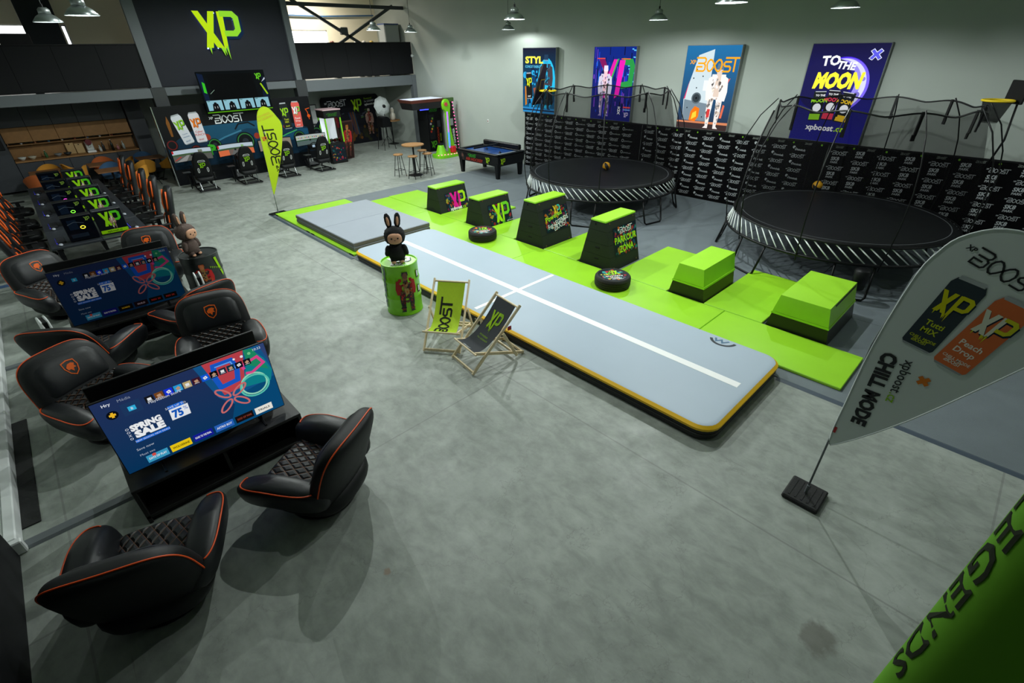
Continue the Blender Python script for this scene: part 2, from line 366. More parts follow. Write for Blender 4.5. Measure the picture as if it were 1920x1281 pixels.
M_track = mat('pale_blue_vinyl', (172, 187, 203), .5, noise=.02, nscale=1.5)
M_yel = mat('yellow_band', (252, 196, 8), .5)
M_foam = mat('grey_foam_cover', (152, 160, 172), .6, noise=.03, nscale=2)
M_foamd = mat('grey_foam_side', (98, 97, 92), .7)
M_vault = mat('dark_green_board', (32, 38, 32), .65, noise=.05, nscale=4, spec=.25)
M_tyre = mat('tyre_rubber', (20, 21, 22), .7, bump=.3, bscale=40)
M_jump = mat('jump_mat', (15, 17, 21), .5, spec=.35)
M_rod = mat('white_rod', (225, 230, 230), .4)
M_wood = mat('pale_pine', (232, 212, 174), .55, noise=.08, nscale=30)
M_oak = mat('oak_board', (150, 108, 62), .55, noise=.12, nscale=14)
M_glow = mat('bulb_glow', (235, 255, 250), emit=18)
M_sky = mat('bright_window_pane', (255, 255, 255), emit=5.0)

# ---------------------------------------------------------------- the room
X0, X1, Y0, Y1, ZC = -1.42, 13.55, -4.0, 22.8, 6.4
b = MB(); b.box(X0 - .2, X1 + .2, Y0 - .2, Y1 + .2, -.2, 0); struct('floor', b, M_conc)
b = MB(); b.box(X1, X1 + .2, Y0, Y1, 0, ZC); struct('wall_right', b, M_wall)
b = MB(); b.box(X0 - .2, X0, Y0, Y1, 0, ZC); struct('wall_left', b, M_wall)
b = MB(); b.box(X0, X1, Y1, Y1 + .2, 0, 2.75); struct('wall_back', b, M_wall)
b = MB()
for x0, x1, z0, z1 in ((X0, .0, 2.75, ZC), (0, 1.5, 4.6, ZC), (0, 2.45, 2.75, 3.3), (1.5, 2.3, 3.3, ZC), (2.3, 2.45, 4.6, ZC), (2.45, 9.55, 2.75, ZC), (9.55, 11.15, 2.75, 3.6), (9.55, 11.15, 4.52, ZC), (11.15, X1, 2.75, ZC)):
    b.box(x0, x1, Y1, Y1 + .2, z0, z1)
struct('wall_gallery', b, M_cream)
b = MB(); b.box(X0, X1, Y0 - .2, Y0, 0, ZC); struct('wall_front', b, M_wall)
b = MB(); b.box(X0 - .2, X1 + .2, Y0 - .2, Y1 + .2, ZC, ZC + .2); struct('ceiling', b, mat('ceiling_sheet', (190, 194, 190), .8))
for i, (x0, x1, z0, z1) in enumerate(((9.55, 11.15, 3.6, 4.52), (0.0, 1.5, 3.3, 4.6), (2.3, 2.45, 3.3, 4.6))):
    e = MB(); e.box(x0, x1, Y1 + .08, Y1 + .1, z0, z1); w = struct('window_%d' % (i + 1), e, M_sky)
    f = MB(); t = .04
    f.box(x0, x1, Y1 + .02, Y1 + .08, z0, z0 + t); f.box(x0, x1, Y1 + .02, Y1 + .08, z1 - t, z1); f.box(x0, x0 + t, Y1 + .02, Y1 + .08, z0, z1); f.box(x1 - t, x1, Y1 + .02, Y1 + .08, z0, z1)
    f.build('window_frame', M_white, w)
# grey rubber flooring in strips
fl = tag(link(bpy.data.objects.new('floor_covering', None)), 'grey blue rubber sports flooring laid in strips under the trampolines and mats', None, kind='structure')
ys = [-4.0, -2.0, 0.0, 2.0, 4.0, 6.0, 8.0, 10.0, 12.0, 13.95]
for y0, y1 in zip(ys, ys[1:]):
    for xa, xb in ((6.1 if y1 <= 9.3 else 4.22, 8.6), (8.6, 11.1), (11.1, 13.54)):
        e = MB(); e.box(xa + .004, xb - .004, y0 + .004, y1 - .004, 0, .012, .003); e.build('mat_strip', M_rubber, fl)
for x0, x1, y0, y1 in ((6.03, 6.1, -3.9, 1.3), (4.16, 4.22, 9.3, 13.95)): struct('floor_edging', MB().hull([(x0, y0, 0), (x1, y0, 0), (x1, y1, 0), (x0, y1, 0)], [(x1 - .015, y0, .013), (x1, y0, .013), (x1, y1, .013), (x1 - .015, y1, .013)]), mat('edge_ramp', (70, 82, 96), .5))
# gallery across the far end
YM = 20.2
b = MB(); b.box(X0, X1, YM, Y1, 2.6, 2.82); struct('gallery_floor', b, mat('gallery_soffit', (150, 152, 148), .8))
b = MB(); b.box(X0, 3.62, YM - .1, YM - .02, 2.58, 2.86, .01); b.box(3.98, 8.26, YM - .1, YM - .02, 2.62, 2.86, .01); b.box(8.62, X1, YM - .1, YM - .02, 2.46, 2.84, .01); struct('trim_1', b, M_steel)
for i, (x0, x1) in enumerate(((X0, 3.64), (8.5, 13.5))):
    b = MB(); n = int((x1 - x0) / 1.25) + 1; w = (x1 - x0) / n
    r = struct('gallery_railing', MB().box(x0, x1, YM - .05, YM, 2.88, 4.02), M_dark)
    MB().box(x0, x1, YM - .07, YM + .02, 4.02, 4.05, .005).build('top_rail', M_blackm, r)
    me = MB().box(.004, w - .004, YM - .062, YM - .05, 2.9, 4.01, .003).mesh('panel', M_dark)
    for k in range(n): o = inst('panel', me, r); o.location.x = x0 + k * w
b = MB(); b.box(3.94, 8.3, YM - .02, YM + .06, 2.86, ZC); struct('wall_feature', b, M_char)
b = MB(); b.box(3.9, 8.32, YM - .06, YM, 2.8, 2.88, .005); struct('trim_2', b, M_black)
for x0, x1 in ((3.65, 3.94), (8.29, 8.5)):
    b = MB(); b.box(x0, x1, YM - .12, YM + .02, 2.86, ZC); struct('steel_column', b, M_steel)
for x in (3.8, 8.42):
    b = MB(); b.box(x - .2, x + .2, YM - .12, YM + .2, 2.3, 2.88, .01); struct('column_bracket', b, M_dsteel)
    b = MB(); b.box(x - .12, x + .12, YM, YM + .22, 0, 2.4); struct('steel_column', b, M_steel)
b = MB(); b.box(13.36, 13.54, YM - .14, YM + .1, 0, 2.84, .01); struct('steel_column', b, M_steel)
# cross brace above the gallery
br = tag(link(bpy.data.objects.new('cross_brace', None)), 'dark steel cross brace above the gallery railing', None, kind='structure')
Yb = 20.45
for p, q in (((8.5, 5.55), (12.1, 3.6)), ((13.0, 5.3), (9.6, 3.6))):
    d = Vector((q[0] - p[0], 0, q[1] - p[1])); L = d.length; Mx = frame((p[0], Yb, p[1]), d, (0, 1, 0))
    MB().box(0, L, -.05, .05, -.05, .05, .01, Mx).build('brace_bar', M_dsteel, br)
MB().box(10.55, 10.85, Yb - .07, Yb + .07, 4.3, 4.55, .02).build('gusset_plate', M_dsteel, br)
MB().box(8.6, 13.5, Yb - .06, Yb + .06, 5.18, 5.3, .01).build('tie_beam', M_dsteel, br)
MB().tube([(8.6, Y1 - .1, 5.02), (11, Y1 - .1, 5.0), (13.4, Y1 - .1, 5.08)], .03, 8).build('conduit', mat('blue_pipe', (60, 100, 140)), br)
cl = tag(thing('ceiling_light', 'long fluorescent light under the roof above the gallery', 'ceiling light', (10.2, 21.6, 5.75)))
MB().box(-.8, .8, -.12, .12, 0, .06, .01).build('housing', M_white, cl); MB().box(-.78, .78, -.1, .1, -.012, 0).build('diffuser', mat('gallery_tube', (255, 244, 220), emit=9), cl)
la = bpy.data.lights.new('tube_light', 'AREA'); la.shape = 'RECTANGLE'; la.size = 1.5; la.size_y = .2; la.energy = 120; la.color = (1, .93, .8); lo = bpy.data.objects.new('tube_light', la); link(lo, cl); lo.location = (0, 0, -.02)
# left wall sill and floor channels
b = MB(); b.box(X0, -1.3, 4.98, 5.05, .0, .14, .01); b.box(X0, -1.33, 5.05, 20, .0, .14, .01); struct('baseboard_left', b, M_white)
b = MB(); b.box(X0, -1.36, -3.95, 4.96, .0, 2.6, .005); struct('trim_3', b, M_dark)
for i, y in enumerate((5.08, 9.05, 12.9)):
    x1 = (-.42, -.5, -.3)[i]
    t = tag(MB().prism([(-.075, 0), (.075, 0), (.045, .018), (-.045, .018)], 0, x1 + 1.34, frame((-1.34, y, .001), (0, 1, 0), (0, 0, 1))).build('cable_channel', M_steel if i < 2 else mat('blue_channel', (60, 90, 130))),
            ('long grey cable cover strip from the wall to the near television console', 'short grey cable cover strip on the floor beside the middle armchairs', 'blue cable cover strip on the floor beside the gaming desk chairs')[i], 'cable cover', 'cable cover strips on the floor')
tag(MB().box(-1.335, -1.19, 5.32, 7.4, .0, .012, .004).build('door_mat_strip', M_tyre), 'long black rubber strip lying along the wall by the near television', 'floor mat')

# ---------------------------------------------------------------- pendant lamps
def lamp_proto():
    t = thing('pendant_lamp', 'x', 'lamp')
    MB().lathe([(.21, 0), (.205, .006), (.14, .075), (.085, .11), (.085, .118), (.145, .08), (.213, .004), (.21, 0)], 28).build('shade', mat('spun_aluminium', (170, 178, 180), .3, metal=.9), t, True)
    MB().lathe([(.0, .2), (.05, .2), (.075, .175), (.078, .11), (.088, .11), (.085, .18), (.055, .21), (.0, .212)], 20).build('lamp_housing', mat('ribbed_housing', (150, 156, 156), .35, metal=.7), t, True)
    MB().cyl((0, 0, .21), (0, 0, .26), .018, 10).build('cord_grip', M_black, t)
    MB().cyl((0, 0, .26), (0, 0, 2.06), .006, 6).build('cord', M_dsteel, t)
    MB().lathe([(0, .08), (.025, .082), (.036, .092), (.036, .112), (0, .118)], 14).build('bulb', M_glow, t, True)
    return t
def lamp_light(t, w):
    l = bpy.data.lights.new('bulb_light', 'POINT'); l.energy = w; l.color = LAMP_COL; l.shadow_soft_size = .03
    o = bpy.data.objects.new('bulb_light', l); link(o, t); o.location = (0, 0, .045)
lp = lamp_proto(); ZL = 4.28
LAMPS = [((8.2, 8.4), 1.5, 'brightly lit pendant lamp high above the first trampoline row', 0), ((12.6, 13.2), .4, 'small far pendant lamp below the brightest lamp, near the wall', 0),
         ((11.5, 7.1), .55, 'pendant lamp above the second poster near the wall', 0), ((7.8, 3.7), 1.5, 'pendant lamp cut off by the top edge above the air track', 0),
         ((10.7, 3.1), .55, 'pendant lamp above the tall moon poster', 0), ((10.9, 16.2), .9, 'pendant lamp in front of the gallery corner', 0),
         ((8.75, 14.9), .9, 'pendant lamp hanging before the steel cross brace', 0), ((1.15, 12.7), .3, 'pendant lamp over the far end of the gaming desk', 0),
         ((1.36, 10.4), .3, 'pendant lamp over the near end of the gaming desk, partly cut off', 0),
         ((4.2, 6.6), 1.5, 'added unseen pendant lamp under the roof over the open floor beside the deck chairs', 1), ((3.4, 2.2), .36, 'added unseen pendant lamp under the roof over the open floor near the white flag', 1),  # unseen lamps hung high, added to brighten the open floor
         ((4.0, 11.4), 2.1, 'added unseen pendant lamp under the roof over the far open floor', 1), ((6.4, 15.6), 2.0, 'added unseen pendant lamp under the roof before the simulators', 1), ((11.5, -1.2), .25, 'added unseen pendant lamp beyond the second trampoline', 0)]  # also added out of view, to light the far floor and trampoline end
for i, ((x, y), k, lab, hi) in enumerate(LAMPS):
    o = place(lp, i, (x, y, 5.6 if hi else ZL), 0, lab, 'pendant lamps in the hall')
    if hi:
        for ch in o.children:
            if ch.name.startswith('cord') and 'grip' not in ch.name: ch.scale.z = .37
for (pos, k, lab, hi), o in zip(LAMPS, [x for x in C.objects if x.name.startswith('pendant_lamp')]): lamp_light(o, LAMP_W * k)

# ---------------------------------------------------------------- air track
def rrect(x0, x1, y0, y1, r, n=6):
    out = []
    for cx, cy, a0 in ((x1 - r, y1 - r, 0), (x0 + r, y1 - r, PI / 2), (x0 + r, y0 + r, PI), (x1 - r, y0 + r, 1.5 * PI)):
        out += [(cx + r * math.cos(a0 + PI / 2 * i / n), cy + r * math.sin(a0 + PI / 2 * i / n)) for i in range(n + 1)]
    return out
t = thing('air_track', 'long pale blue inflatable air track with a yellow edge and white lines', 'tumbling mat')
ax0, ax1, ay0, ay1 = 4.24, 6.26, 1.34, 9.3
def ring(zr): return [(x, y, z) for z, ins in zr for x, y in [] ]
def shell(prof, m, name, parent, r=.22):
    b = MB(); rs = []
    for ins, z in prof: rs.append([(x, y, z) for x, y in rrect(ax0 + ins, ax1 - ins, ay0 + ins, ay1 - ins, max(.05, r - ins))])
    n = len(rs[0])
    for R_ in rs: b.v += R_
    for i in range(len(rs) - 1): b.f += [(i * n + k, i * n + (k + 1) % n, (i + 1) * n + (k + 1) % n, (i + 1) * n + k) for k in range(n)]
    return b, n, len(rs)
b, n, k = shell([(.02, .004), (0, .02), (0, .13)], None, '', t); b.f.append(tuple(range(n))[::-1]); b.build('side_wall', mat('black_vinyl', (26, 26, 27), .45), t, ang=40)
b, n, k = shell([(0, .13), (-.014, .138), (-.016, .168), (.022, .195)], None, '', t); b.build('edge_band', M_yel, t, ang=50)
b, n, k = shell([(.022, .195), (.045, .2), (.08, .2)], None, '', t); b.f.append(tuple(range((k - 1) * n, k * n))); b.build('top_sheet', M_track, t, ang=40)
b, n, k = shell([(-.004, .07), (-.01, .074), (-.01, .08), (-.004, .084)], None, '', t); b.build('side_seam', mat('dark_grey_vinyl', (52, 52, 50), .5), t)
cv = Canvas(); cv.rect(5.22, 1.5, 5.34, 8.95, (255, 255, 255), 1); cv.rect(4.32, 5.36, 6.2, 5.43, (255, 255, 255), 1.3)
for i in range(24):
    a0, a1 = PI * .62 + i * PI * .85 / 24, PI * .62 + (i + 1) * PI * .85 / 24
    cv.poly([(6.19 + r_ * math.cos(a) * 1.0, 2.12 + r_ * math.sin(a)) for r_, a in ((.15, a0), (.19, a0), (.19, a1), (.15, a1))], (62, 66, 72), 1)
cv.stroke([(6.17, 2.23), (6.09, 2.19), (6.16, 2.14), (6.09, 2.1), (6.18, 2.04)], .028, (90, 120, 150), 1)
cv.build('painted_lines', t, T(0, 0, .2005))
cv = Canvas(); cv.text('STER', 0, 0, .075, (215, 215, 215), 1, wide=.42); cv.build('lettering', t, frame((ax0 - .013, 5.1, .035), (0, -1, 0), (0, 0, 1)))
# ---------------------------------------------------------------- lime mats
def lime_mat(x0, x1, y0, y1, label, z0=.012, h=.042, vel=None):
    t = thing('gym_mat', label, 'gym mat', ((x0 + x1) / 2, (y0 + y1) / 2, z0), 0, 'lime green floor mats'); w, d = (x1 - x0) / 2 - .004, (y1 - y0) / 2 - .004
    MB().box(-w, w, -d, d, 0, h, .008).build('cover', M_lime, t)
    for cx in (vel or ()):
        MB().box(-w - .003, -w + .02, cx - .09, cx + .09, .002, h - .006, .001).build('velcro_flap', M_black, t)
    return t
for x0, x1, y0, y1, lab, vel in ((6.33, 7.34, .62, 2.62, 'lime gym mat nearest the white flag, at the free end of the row', None), (6.33, 7.34, 2.62, 6.77, 'long lime gym mat beside the air track carrying the nearer tyre', None),
        (6.33, 7.34, 6.77, 10.9, 'long lime gym mat beside the air track carrying the farther tyre', None), (6.4, 7.34, 10.9, 12.95, 'lime gym mat beside the grey landing mat at the far end', None),
        (7.35, 9.35, 2.02, 3.0, 'lime gym mat lying between the two lime foam blocks', None), (7.35, 9.35, 3.7, 4.85, 'lime gym mat between the nearest vault box and the smaller foam block', None),
        (7.35, 9.1, 5.76, 6.7, 'lime gym mat between the two tallest vault boxes', None), (7.35, 9.3, 7.63, 8.65, 'lime gym mat between the two middle vault boxes', None),
        (7.35, 9.2, 9.43, 10.4, 'lime gym mat between the two farthest vault boxes', None), (7.35, 8.4, 11.15, 13.0, 'lime gym mat behind the farthest vault box', None),
        (4.27, 6.32, 9.4, 11.595, 'lime mat under the near half of the grey landing mat', (-1.0, .9)), (4.27, 6.32, 11.605, 13.72, 'lime mat under the far half of the grey landing mat', (-1.0, .95))):
    lime_mat(x0, x1, y0, y1, lab, vel=vel)
for i, (z0, z1) in enumerate(((.058, .155), (.157, .255))):
    t = thing('landing_mat', ('lower', 'upper')[i] + ' of the two stacked grey foam landing mats', 'landing mat', (5.37, 11.0, z0), 0, 'stacked landing mats')
    for y0, y1 in ((-1.5, .0), (.0, 1.5)):
        MB().box(-1.0, 1.0, y0 + .003, y1 - .003, 0, z1 - z0, .012).build('foam_panel', M_foam, t)
    b = MB(); b.box(-1.006, -1.0, -1.49, 1.49, .015, z1 - z0 - .015); b.box(-.99, .99, -1.506, -1.5, .015, z1 - z0 - .015); b.build('side_strip', M_foamd, t)
# ---------------------------------------------------------------- vault boxes
def vault(yc, d0, d1, h, label, art, secs, slots):
    x0, x1 = 7.39, 8.36; t = thing('vault_box', label, 'vault box', (x0, yc, .012), 0, 'dark vault boxes in a row'); H_ = h - .012; w = x1 - x0
    hd = lambda z: d0 / 2 + (d1 - d0) / 2 * z / H_
    zs = [0] + [H_ * q for q in secs] + [H_ - .035]
    for za, zb in zip(zs, zs[1:]):
        a, c = hd(za), hd(zb - .004); ins = lambda z: .012 * z / H_
        MB().hull([(ins(za), -a, za), (w - ins(za), -a, za), (w - ins(za), a, za), (ins(za), a, za)], [(ins(zb), -c, zb - .004), (w - ins(zb), -c, zb - .004), (w - ins(zb), c, zb - .004), (ins(zb), c, zb - .004)]).build('box_section', M_vault, t)
    a = hd(H_) + .006
    MB().box(-.005, w + .005, -a, a, H_ - .037, H_, .006).build('top_pad', M_lime, t)
    s = math.atan2((d0 - d1) / 2, H_)
    for fz, fy in slots:
        z = H_ * fz; MB().box(-.004, .02, fy - .06, fy + .06, z - .02, z + .02, .018).build('hand_slot', mat('slot_black', (2, 2, 2), .9), t)
    Mf = frame((0, -d0 / 2 - .003, 0), (1, 0, 0), (0, math.sin(s), math.cos(s)))
    L = H_ / math.cos(s)
    for u, v in ((.1, .93), (w - .1, .93), (.1, .06), (w - .1, .06)):
        if v < .5 and h < .9: continue
        MB().lathe([(.0, .004), (.016, .004), (.018, 0)], 12, Mf @ T(u, L * v, 0)).build('bolt', mat('brass_bolt', (120, 92, 60), .4, metal=.7), t)
    for fy in (-.06, .07):
        MB().cyl((-.002, fy, H_ * .9), (.02, fy, H_ * .9), .018, 12).build('round_hole', mat('slot_black', (2, 2, 2), .9), t) if fy > 0 else None
    art(t, Mf, w, L)
def splash(cv, x0, y0, x1, y1, n, seed=1):
    rnd = random.Random(seed); cols = [(150, 30, 40), (180, 90, 24), (16, 90, 92), (22, 66, 110), (150, 140, 44), (40, 116, 110), (110, 22, 66), (12, 44, 60), (150, 50, 50), (10, 34, 50), (8, 24, 36), (14, 40, 46)]
    cv.rect(x0, y0, x1, y1, (14, 26, 36), 1)
    for i in range(n):
        cx, cy = rnd.uniform(x0 + .03, x1 - .03), rnd.uniform(y0 + .03, y1 - .03); r = rnd.uniform(.02, .05)
        cv.poly([(min(x1, max(x0, cx + r * rnd.uniform(.4, 1.2) * math.cos(a))), min(y1, max(y0, cy + r * rnd.uniform(.4, 1.2) * math.sin(a)))) for a in [2 * PI * j / 8 for j in range(8)]], rnd.choice(cols), 1.2 + i * .004)
def art1(t, M, w, L):
    cv = Canvas(); splash(cv, .22, .03, .96, L * .72, 150, 3); cv.xp(.64, L * .42, .42, (225, 20, 150), 3, (170, 215, 30), (20, 20, 50)); cv.text('xpboost', .32, .05, .085, WHITE, 4, off=.03, al='l', wide=.4); cv.text('.cz', .73, .05, .085, LIMEP, 4, off=.02, al='l'); cv.build('sticker', t, M)
def art2(t, M, w, L):
    cv = Canvas(); splash(cv, .22, .03, .96, L * .74, 150, 5); cv.xp(.64, L * .42, .44, LIMEP, 3, (110, 200, 40), (20, 20, 50)); cv.text('xpboost.cz', .86, .05, .035, WHITE, 4); cv.build('sticker', t, M)
def art3(t, M, w, L):
    cv = Canvas(); splash(cv, .18, L * .3, .95, L * .8, 160, 8); cv.xp(.6, L * .74, .18, (240, 200, 40), 3, (60, 200, 190)); cv.text('Powered', .48, L * .57, .11, LIMEP, 4, PI * .06, .02); cv.text('For LEGENDS', .6, L * .43, .1, WHITE, 4, PI * .06, .015, wide=.68); cv.boost(.45, L * .31, .12, WHITE, 4, PI * .06); cv.build('sticker', t, M)
def art4(t, M, w, L):
    cv = Canvas(); splash(cv, .18, L * .24, .95, L * .82, 160, 11); cv.boost(.4, L * .68, .11, WHITE, 4); cv.text('PARKOUR', .57, L * .5, .13, LIMEP, 4, 0, .02, wide=.72); cv.text('ZÓNA', .57, L * .31, .13, LIMEP, 4, 0, .02, wide=.48); cv.build('sticker', t, M)
vault(10.76, .69, .36, .69, 'farthest vault box with pink letters on its sticker', art1, (.5,), ((.17, .05),))
vault(9.04, .74, .37, .71, 'low vault box with green letters on its sticker, behind the farther tyre', art2, (.5,), ((.17, .05),))
vault(7.16, .88, .34, 1.0, 'tall vault box with the Powered for legends sticker', art3, (.28, .52, .78), ((.2, -.02), (.43, -.02)))
vault(5.33, .8, .34, .98, 'tall vault box with the Parkour zone sticker, nearest the foam blocks', art4, (.28, .52, .78), ((.2, -.02), (.43, -.02)))
# ---------------------------------------------------------------- foam blocks
def foam_block(y0, y1, t0, t1, x1, h, label, gap):
    x0 = 7.37; t = thing('foam_block', label, 'foam block', (0, 0, .012), 0, 'lime and black foam blocks'); zm = h * .44
    a = lambda z: (y0 + (t0 - y0) * z / h, y1 + (t1 - y1) * z / h)
    def sec(z, i=0): ya, yb = a(z); return [(x0 + i, ya + i, z), (x1 - i, ya + i, z), (x1 - i, yb - i, z), (x0 + i, yb - i, z)]
    MB().hull(sec(0), sec(zm)).build('lower_part', mat('black_green_vinyl', (22, 30, 16), .4), t)
    MB().hull(sec(zm + .002, -.012), sec(zm + .035, -.012)).build('lip', M_lime, t)
    MB().hull(sec(zm + .037, -.004), sec(h, .0)).build('upper_part', M_lime, t)
    if gap: MB().box(x0 + .25, x1 - .05, a(h * .93)[0] - .004, a(h * .93)[0] + .02, h * .9, h * .955).build('side_strap', M_black, t)
foam_block(3.01, 3.68, 3.11, 3.56, 8.52, .6, 'smaller lime foam block on a black base between the mats', False)
foam_block(1.1, 1.98, 1.21, 1.88, 8.64, .57, 'larger lime foam block on a black base at the end of the row', True)
# ---------------------------------------------------------------- tyres
def tyre(x, y, label, seed):
    t = thing('tyre', label, 'tyre', (x, y, .055), 0, 'tyres lying on the lime mats'); r = .325
    MB().lathe([(.2, .01), (.29, .0), (r - .005, .03), (r, .06), (r - .006, .062), (r - .006, .07), (r, .072), (r, .1), (r - .006, .102), (r - .006, .11), (r, .112), (r, .14), (r - .006, .142), (r - .006, .15), (r, .152), (r - .005, .18), (.3, .205), (.27, .208), (.262, .2)], 40).build('tread', M_tyre, t, ang=35)
    cv = Canvas(); rnd = random.Random(seed); cv.disc(0, 0, .265, (16, 26, 36), 0, 36); cv.eps = .0006
    cols = [(190, 40, 50), (220, 120, 30), (20, 130, 130), (200, 190, 60), (60, 160, 150), (150, 30, 90), (190, 60, 40)]
    for i in range(60):
        a = rnd.uniform(0, 2 * PI); q = .22 * math.sqrt(rnd.random()); cv.disc(q * math.cos(a), q * math.sin(a), rnd.uniform(.012, .035), rnd.choice(cols), 1 + i * .01, 7)
    cv.xp(.03, .09, .17, LIMEP, 3, (90, 200, 40), (10, 10, 20), PI); cv.text('PARKOUR', 0, -.03, .05, WHITE, 3, PI, .02); cv.text('ZÓNA', 0, -.105, .045, WHITE, 3, PI, .02); cv.boost(.11, -.15, .05, WHITE, 3, PI)
    cv.build('printed_lid', t, T(0, 0, .202) @ Rz(-.65))
tyre(6.87, 8.15, 'tyre with a painted lid in front of the low green vault box', 2)
tyre(6.86, 4.53, 'tyre with a painted lid in front of the Parkour zone vault box', 4)
# ---------------------------------------------------------------- trampolines
def net_mat():
    m = bpy.data.materials.new('safety_net'); m.use_nodes = True; nt = m.node_tree; b = nt.nodes['Principled BSDF']
    b.inputs['Base Color'].default_value = (.003, .003, .0035, 1); b.inputs['Roughness'].default_value = .9; b.inputs['Specular IOR Level'].default_value = .05
    tr = nt.nodes.new('ShaderNodeBsdfTransparent'); mx = nt.nodes.new('ShaderNodeMixShader'); mx.inputs[0].default_value = .4
    nt.links.new(tr.outputs[0], mx.inputs[1]); nt.links.new(b.outputs[0], mx.inputs[2]); nt.links.new(mx.outputs[0], nt.nodes['Material Output'].inputs[0])
    return m
M_net = net_mat()
t1 = thing('trampoline', 'x', 'trampoline', (0, 0, .012), 0)
NP = 10; RM = 1.86
pol = lambda r, a, z: (r * math.cos(a), r * math.sin(a), z)
MB().lathe([(0, .9), (RM - .05, .9), (RM, .895), (RM, .885), (0, .885)], 72).build('jumping_mat', M_jump, t1)
MB().lathe([(RM - .1, .9015), (RM - .085, .9015)], 72).build('edge_stitch', mat('grey_stitch', (120, 124, 128)), t1)
MB().lathe([(RM, .905), (RM + .05, .9), (RM + .06, .885), (RM + .05, .87), (RM, .88)], 72).build('edge_band', M_black, t1, True)
MB().tube([pol(1.99, 2 * PI * i / 72, .6) for i in range(72)], .028, 8, True).build('frame_ring', M_blackm, t1, True)
me = MB().cyl((RM + .02, 0, .88), pol(1.985, .17, .61), .011, 6).mesh('rod', M_rod, True)
for i in range(72):
    o = inst('rod', me, t1); o.rotation_euler.z = 2 * PI * i / 72
lw = .13
me = MB().tube([pol(1.98, -lw * 1.15, .58), pol(2.04, -lw * 1.1, .3), pol(2.1, -lw, .06), pol(2.11, -lw * .85, .02), pol(2.11, lw * .85, .02), pol(2.1, lw, .06), pol(2.04, lw * 1.1, .3), pol(1.98, lw * 1.15, .58)], .02, 8).mesh('leg', M_blackm, True)
for i in range(7):
    o = inst('leg', me, t1); o.rotation_euler.z = math.radians(206 + i * 360 / 7)
ZT, RT = 2.86, 1.52
netr = lambda z: RM + .05 + (RT - RM - .05) * max(0, (z - .9) / (ZT - .9)) ** 1.6
zt = lambda a: ZT - .06 * (1 - abs(math.cos(NP * a / 2)) ** 1.5) if True else 0
b = MB(); b.grid(lambda u, v: pol(netr(.88 + (zt(2 * PI * u) - .88) * v), 2 * PI * u, .88 + (zt(2 * PI * u) - .88) * v), 120, 10); b.build('safety_net', M_net, t1, True)
MB().tube([pol(netr(zt(2 * PI * i / 120)), 2 * PI * i / 120, zt(2 * PI * i / 120)) for i in range(120)], .014, 6, True).build('top_cord', M_black, t1, True)
pole = [(1.99, .5), (2.06, .9), (2.1, 1.3), (2.08, 1.8), (1.98, 2.2), (1.8, 2.6), (1.56, 2.9)]
mp = MB().tube([pol(r, 0, z) for r, z in pole], .011, 6).mesh('pole', M_blackm, True)
ms = MB().box(1.5, 1.53, -.02, .02, 2.55, 2.88).box(1.5, 1.52, -.035, .02, 2.47, 2.56).mesh('strap', M_black)
for i in range(NP):
    o = inst('pole', mp, t1); o.rotation_euler.z = 2 * PI * i / NP
    o = inst('strap', ms, t1); o.rotation_euler.z = 2 * PI * i / NP
MB().tube([pol(netr(z) + .012, 2 * PI * 3.3 / NP + .12 * math.sin(z * 1.6), z) for z in [.9 + .2 * i for i in range(10)]], .016, 6).build('door_zip', M_black, t1, True)
t2 = copy_tree(t1); t1.location = (11.05, 8.04, .012); t2.location = (11.12, 2.29, .012)
tag(t1, 'round black trampoline with safety net in front of the middle posters', None, 'round trampolines'); tag(t2, 'round black trampoline with safety net nearest the white flag', None, 'round trampolines')
def hoop(parent, ang, z, board, r=1.5):
    c = pol(r, ang, z); M = Matrix.Translation(c) @ Rz(ang)
    MB().tube([(-.24 + .21 * math.cos(2 * PI * i / 24), .21 * math.sin(2 * PI * i / 24), 0) for i in range(24)], .018, 8, True, M).build('hoop_rim', mat('yellow_rim', (228, 196, 20), .5), parent, True)
    b = MB(); b.grid(lambda u, v: (-.24 + (.2 - .08 * v) * math.cos(2 * PI * u), (.2 - .08 * v) * math.sin(2 * PI * u), -.34 * v), 24, 3, M); b.build('hoop_net', net_mat2, parent, True)
    if board:
        b = MB(); b.prism([(-.26, -.35), (.26, -.35), (.2, .3), (.1, .62), (-.1, .62), (-.2, .3)], 0, .03, M @ frame((.0, 0, 0), (0, 1, 0), (-.25, 0, 1))); b.build('hoop_board', M_black, parent)
        cv = Canvas(); cv.stroke([(-.12, -.02), (.12, -.02), (.12, .26), (-.12, .26)], .02, (150, 130, 30), 1, True); cv.build('board_print', parent, M @ frame((-.035, 0, 0), (0, -1, 0), (-.25, 0, 1)))
    else:
        MB().box(-.03, .02, -.2, .2, -.05, .3, .01, M).build('hoop_board', M_black, parent)
    MB().tube([(.0, -.1, 0), (.03, -.16, -.6), (-.02, -.1, -1.1)], .016, 6, False, M).build('hoop_stay', M_blackm, parent, True)
net_mat2 = M_net.copy(); net_mat2.node_tree.nodes['Mix Shader'].inputs[0].default_value = .7
hoop(t1, math.radians(108), 2.8, True, 1.85); hoop(t2, math.radians(-53), 2.9, False, 2.12)
MB().lathe([(.02, 0), (.1, .02), (.12, .34), (.1, .36), (0, .36)], 16, Matrix.Translation((-1.92, -1.02, .24))).build('weight_bag', M_black, t2, True)
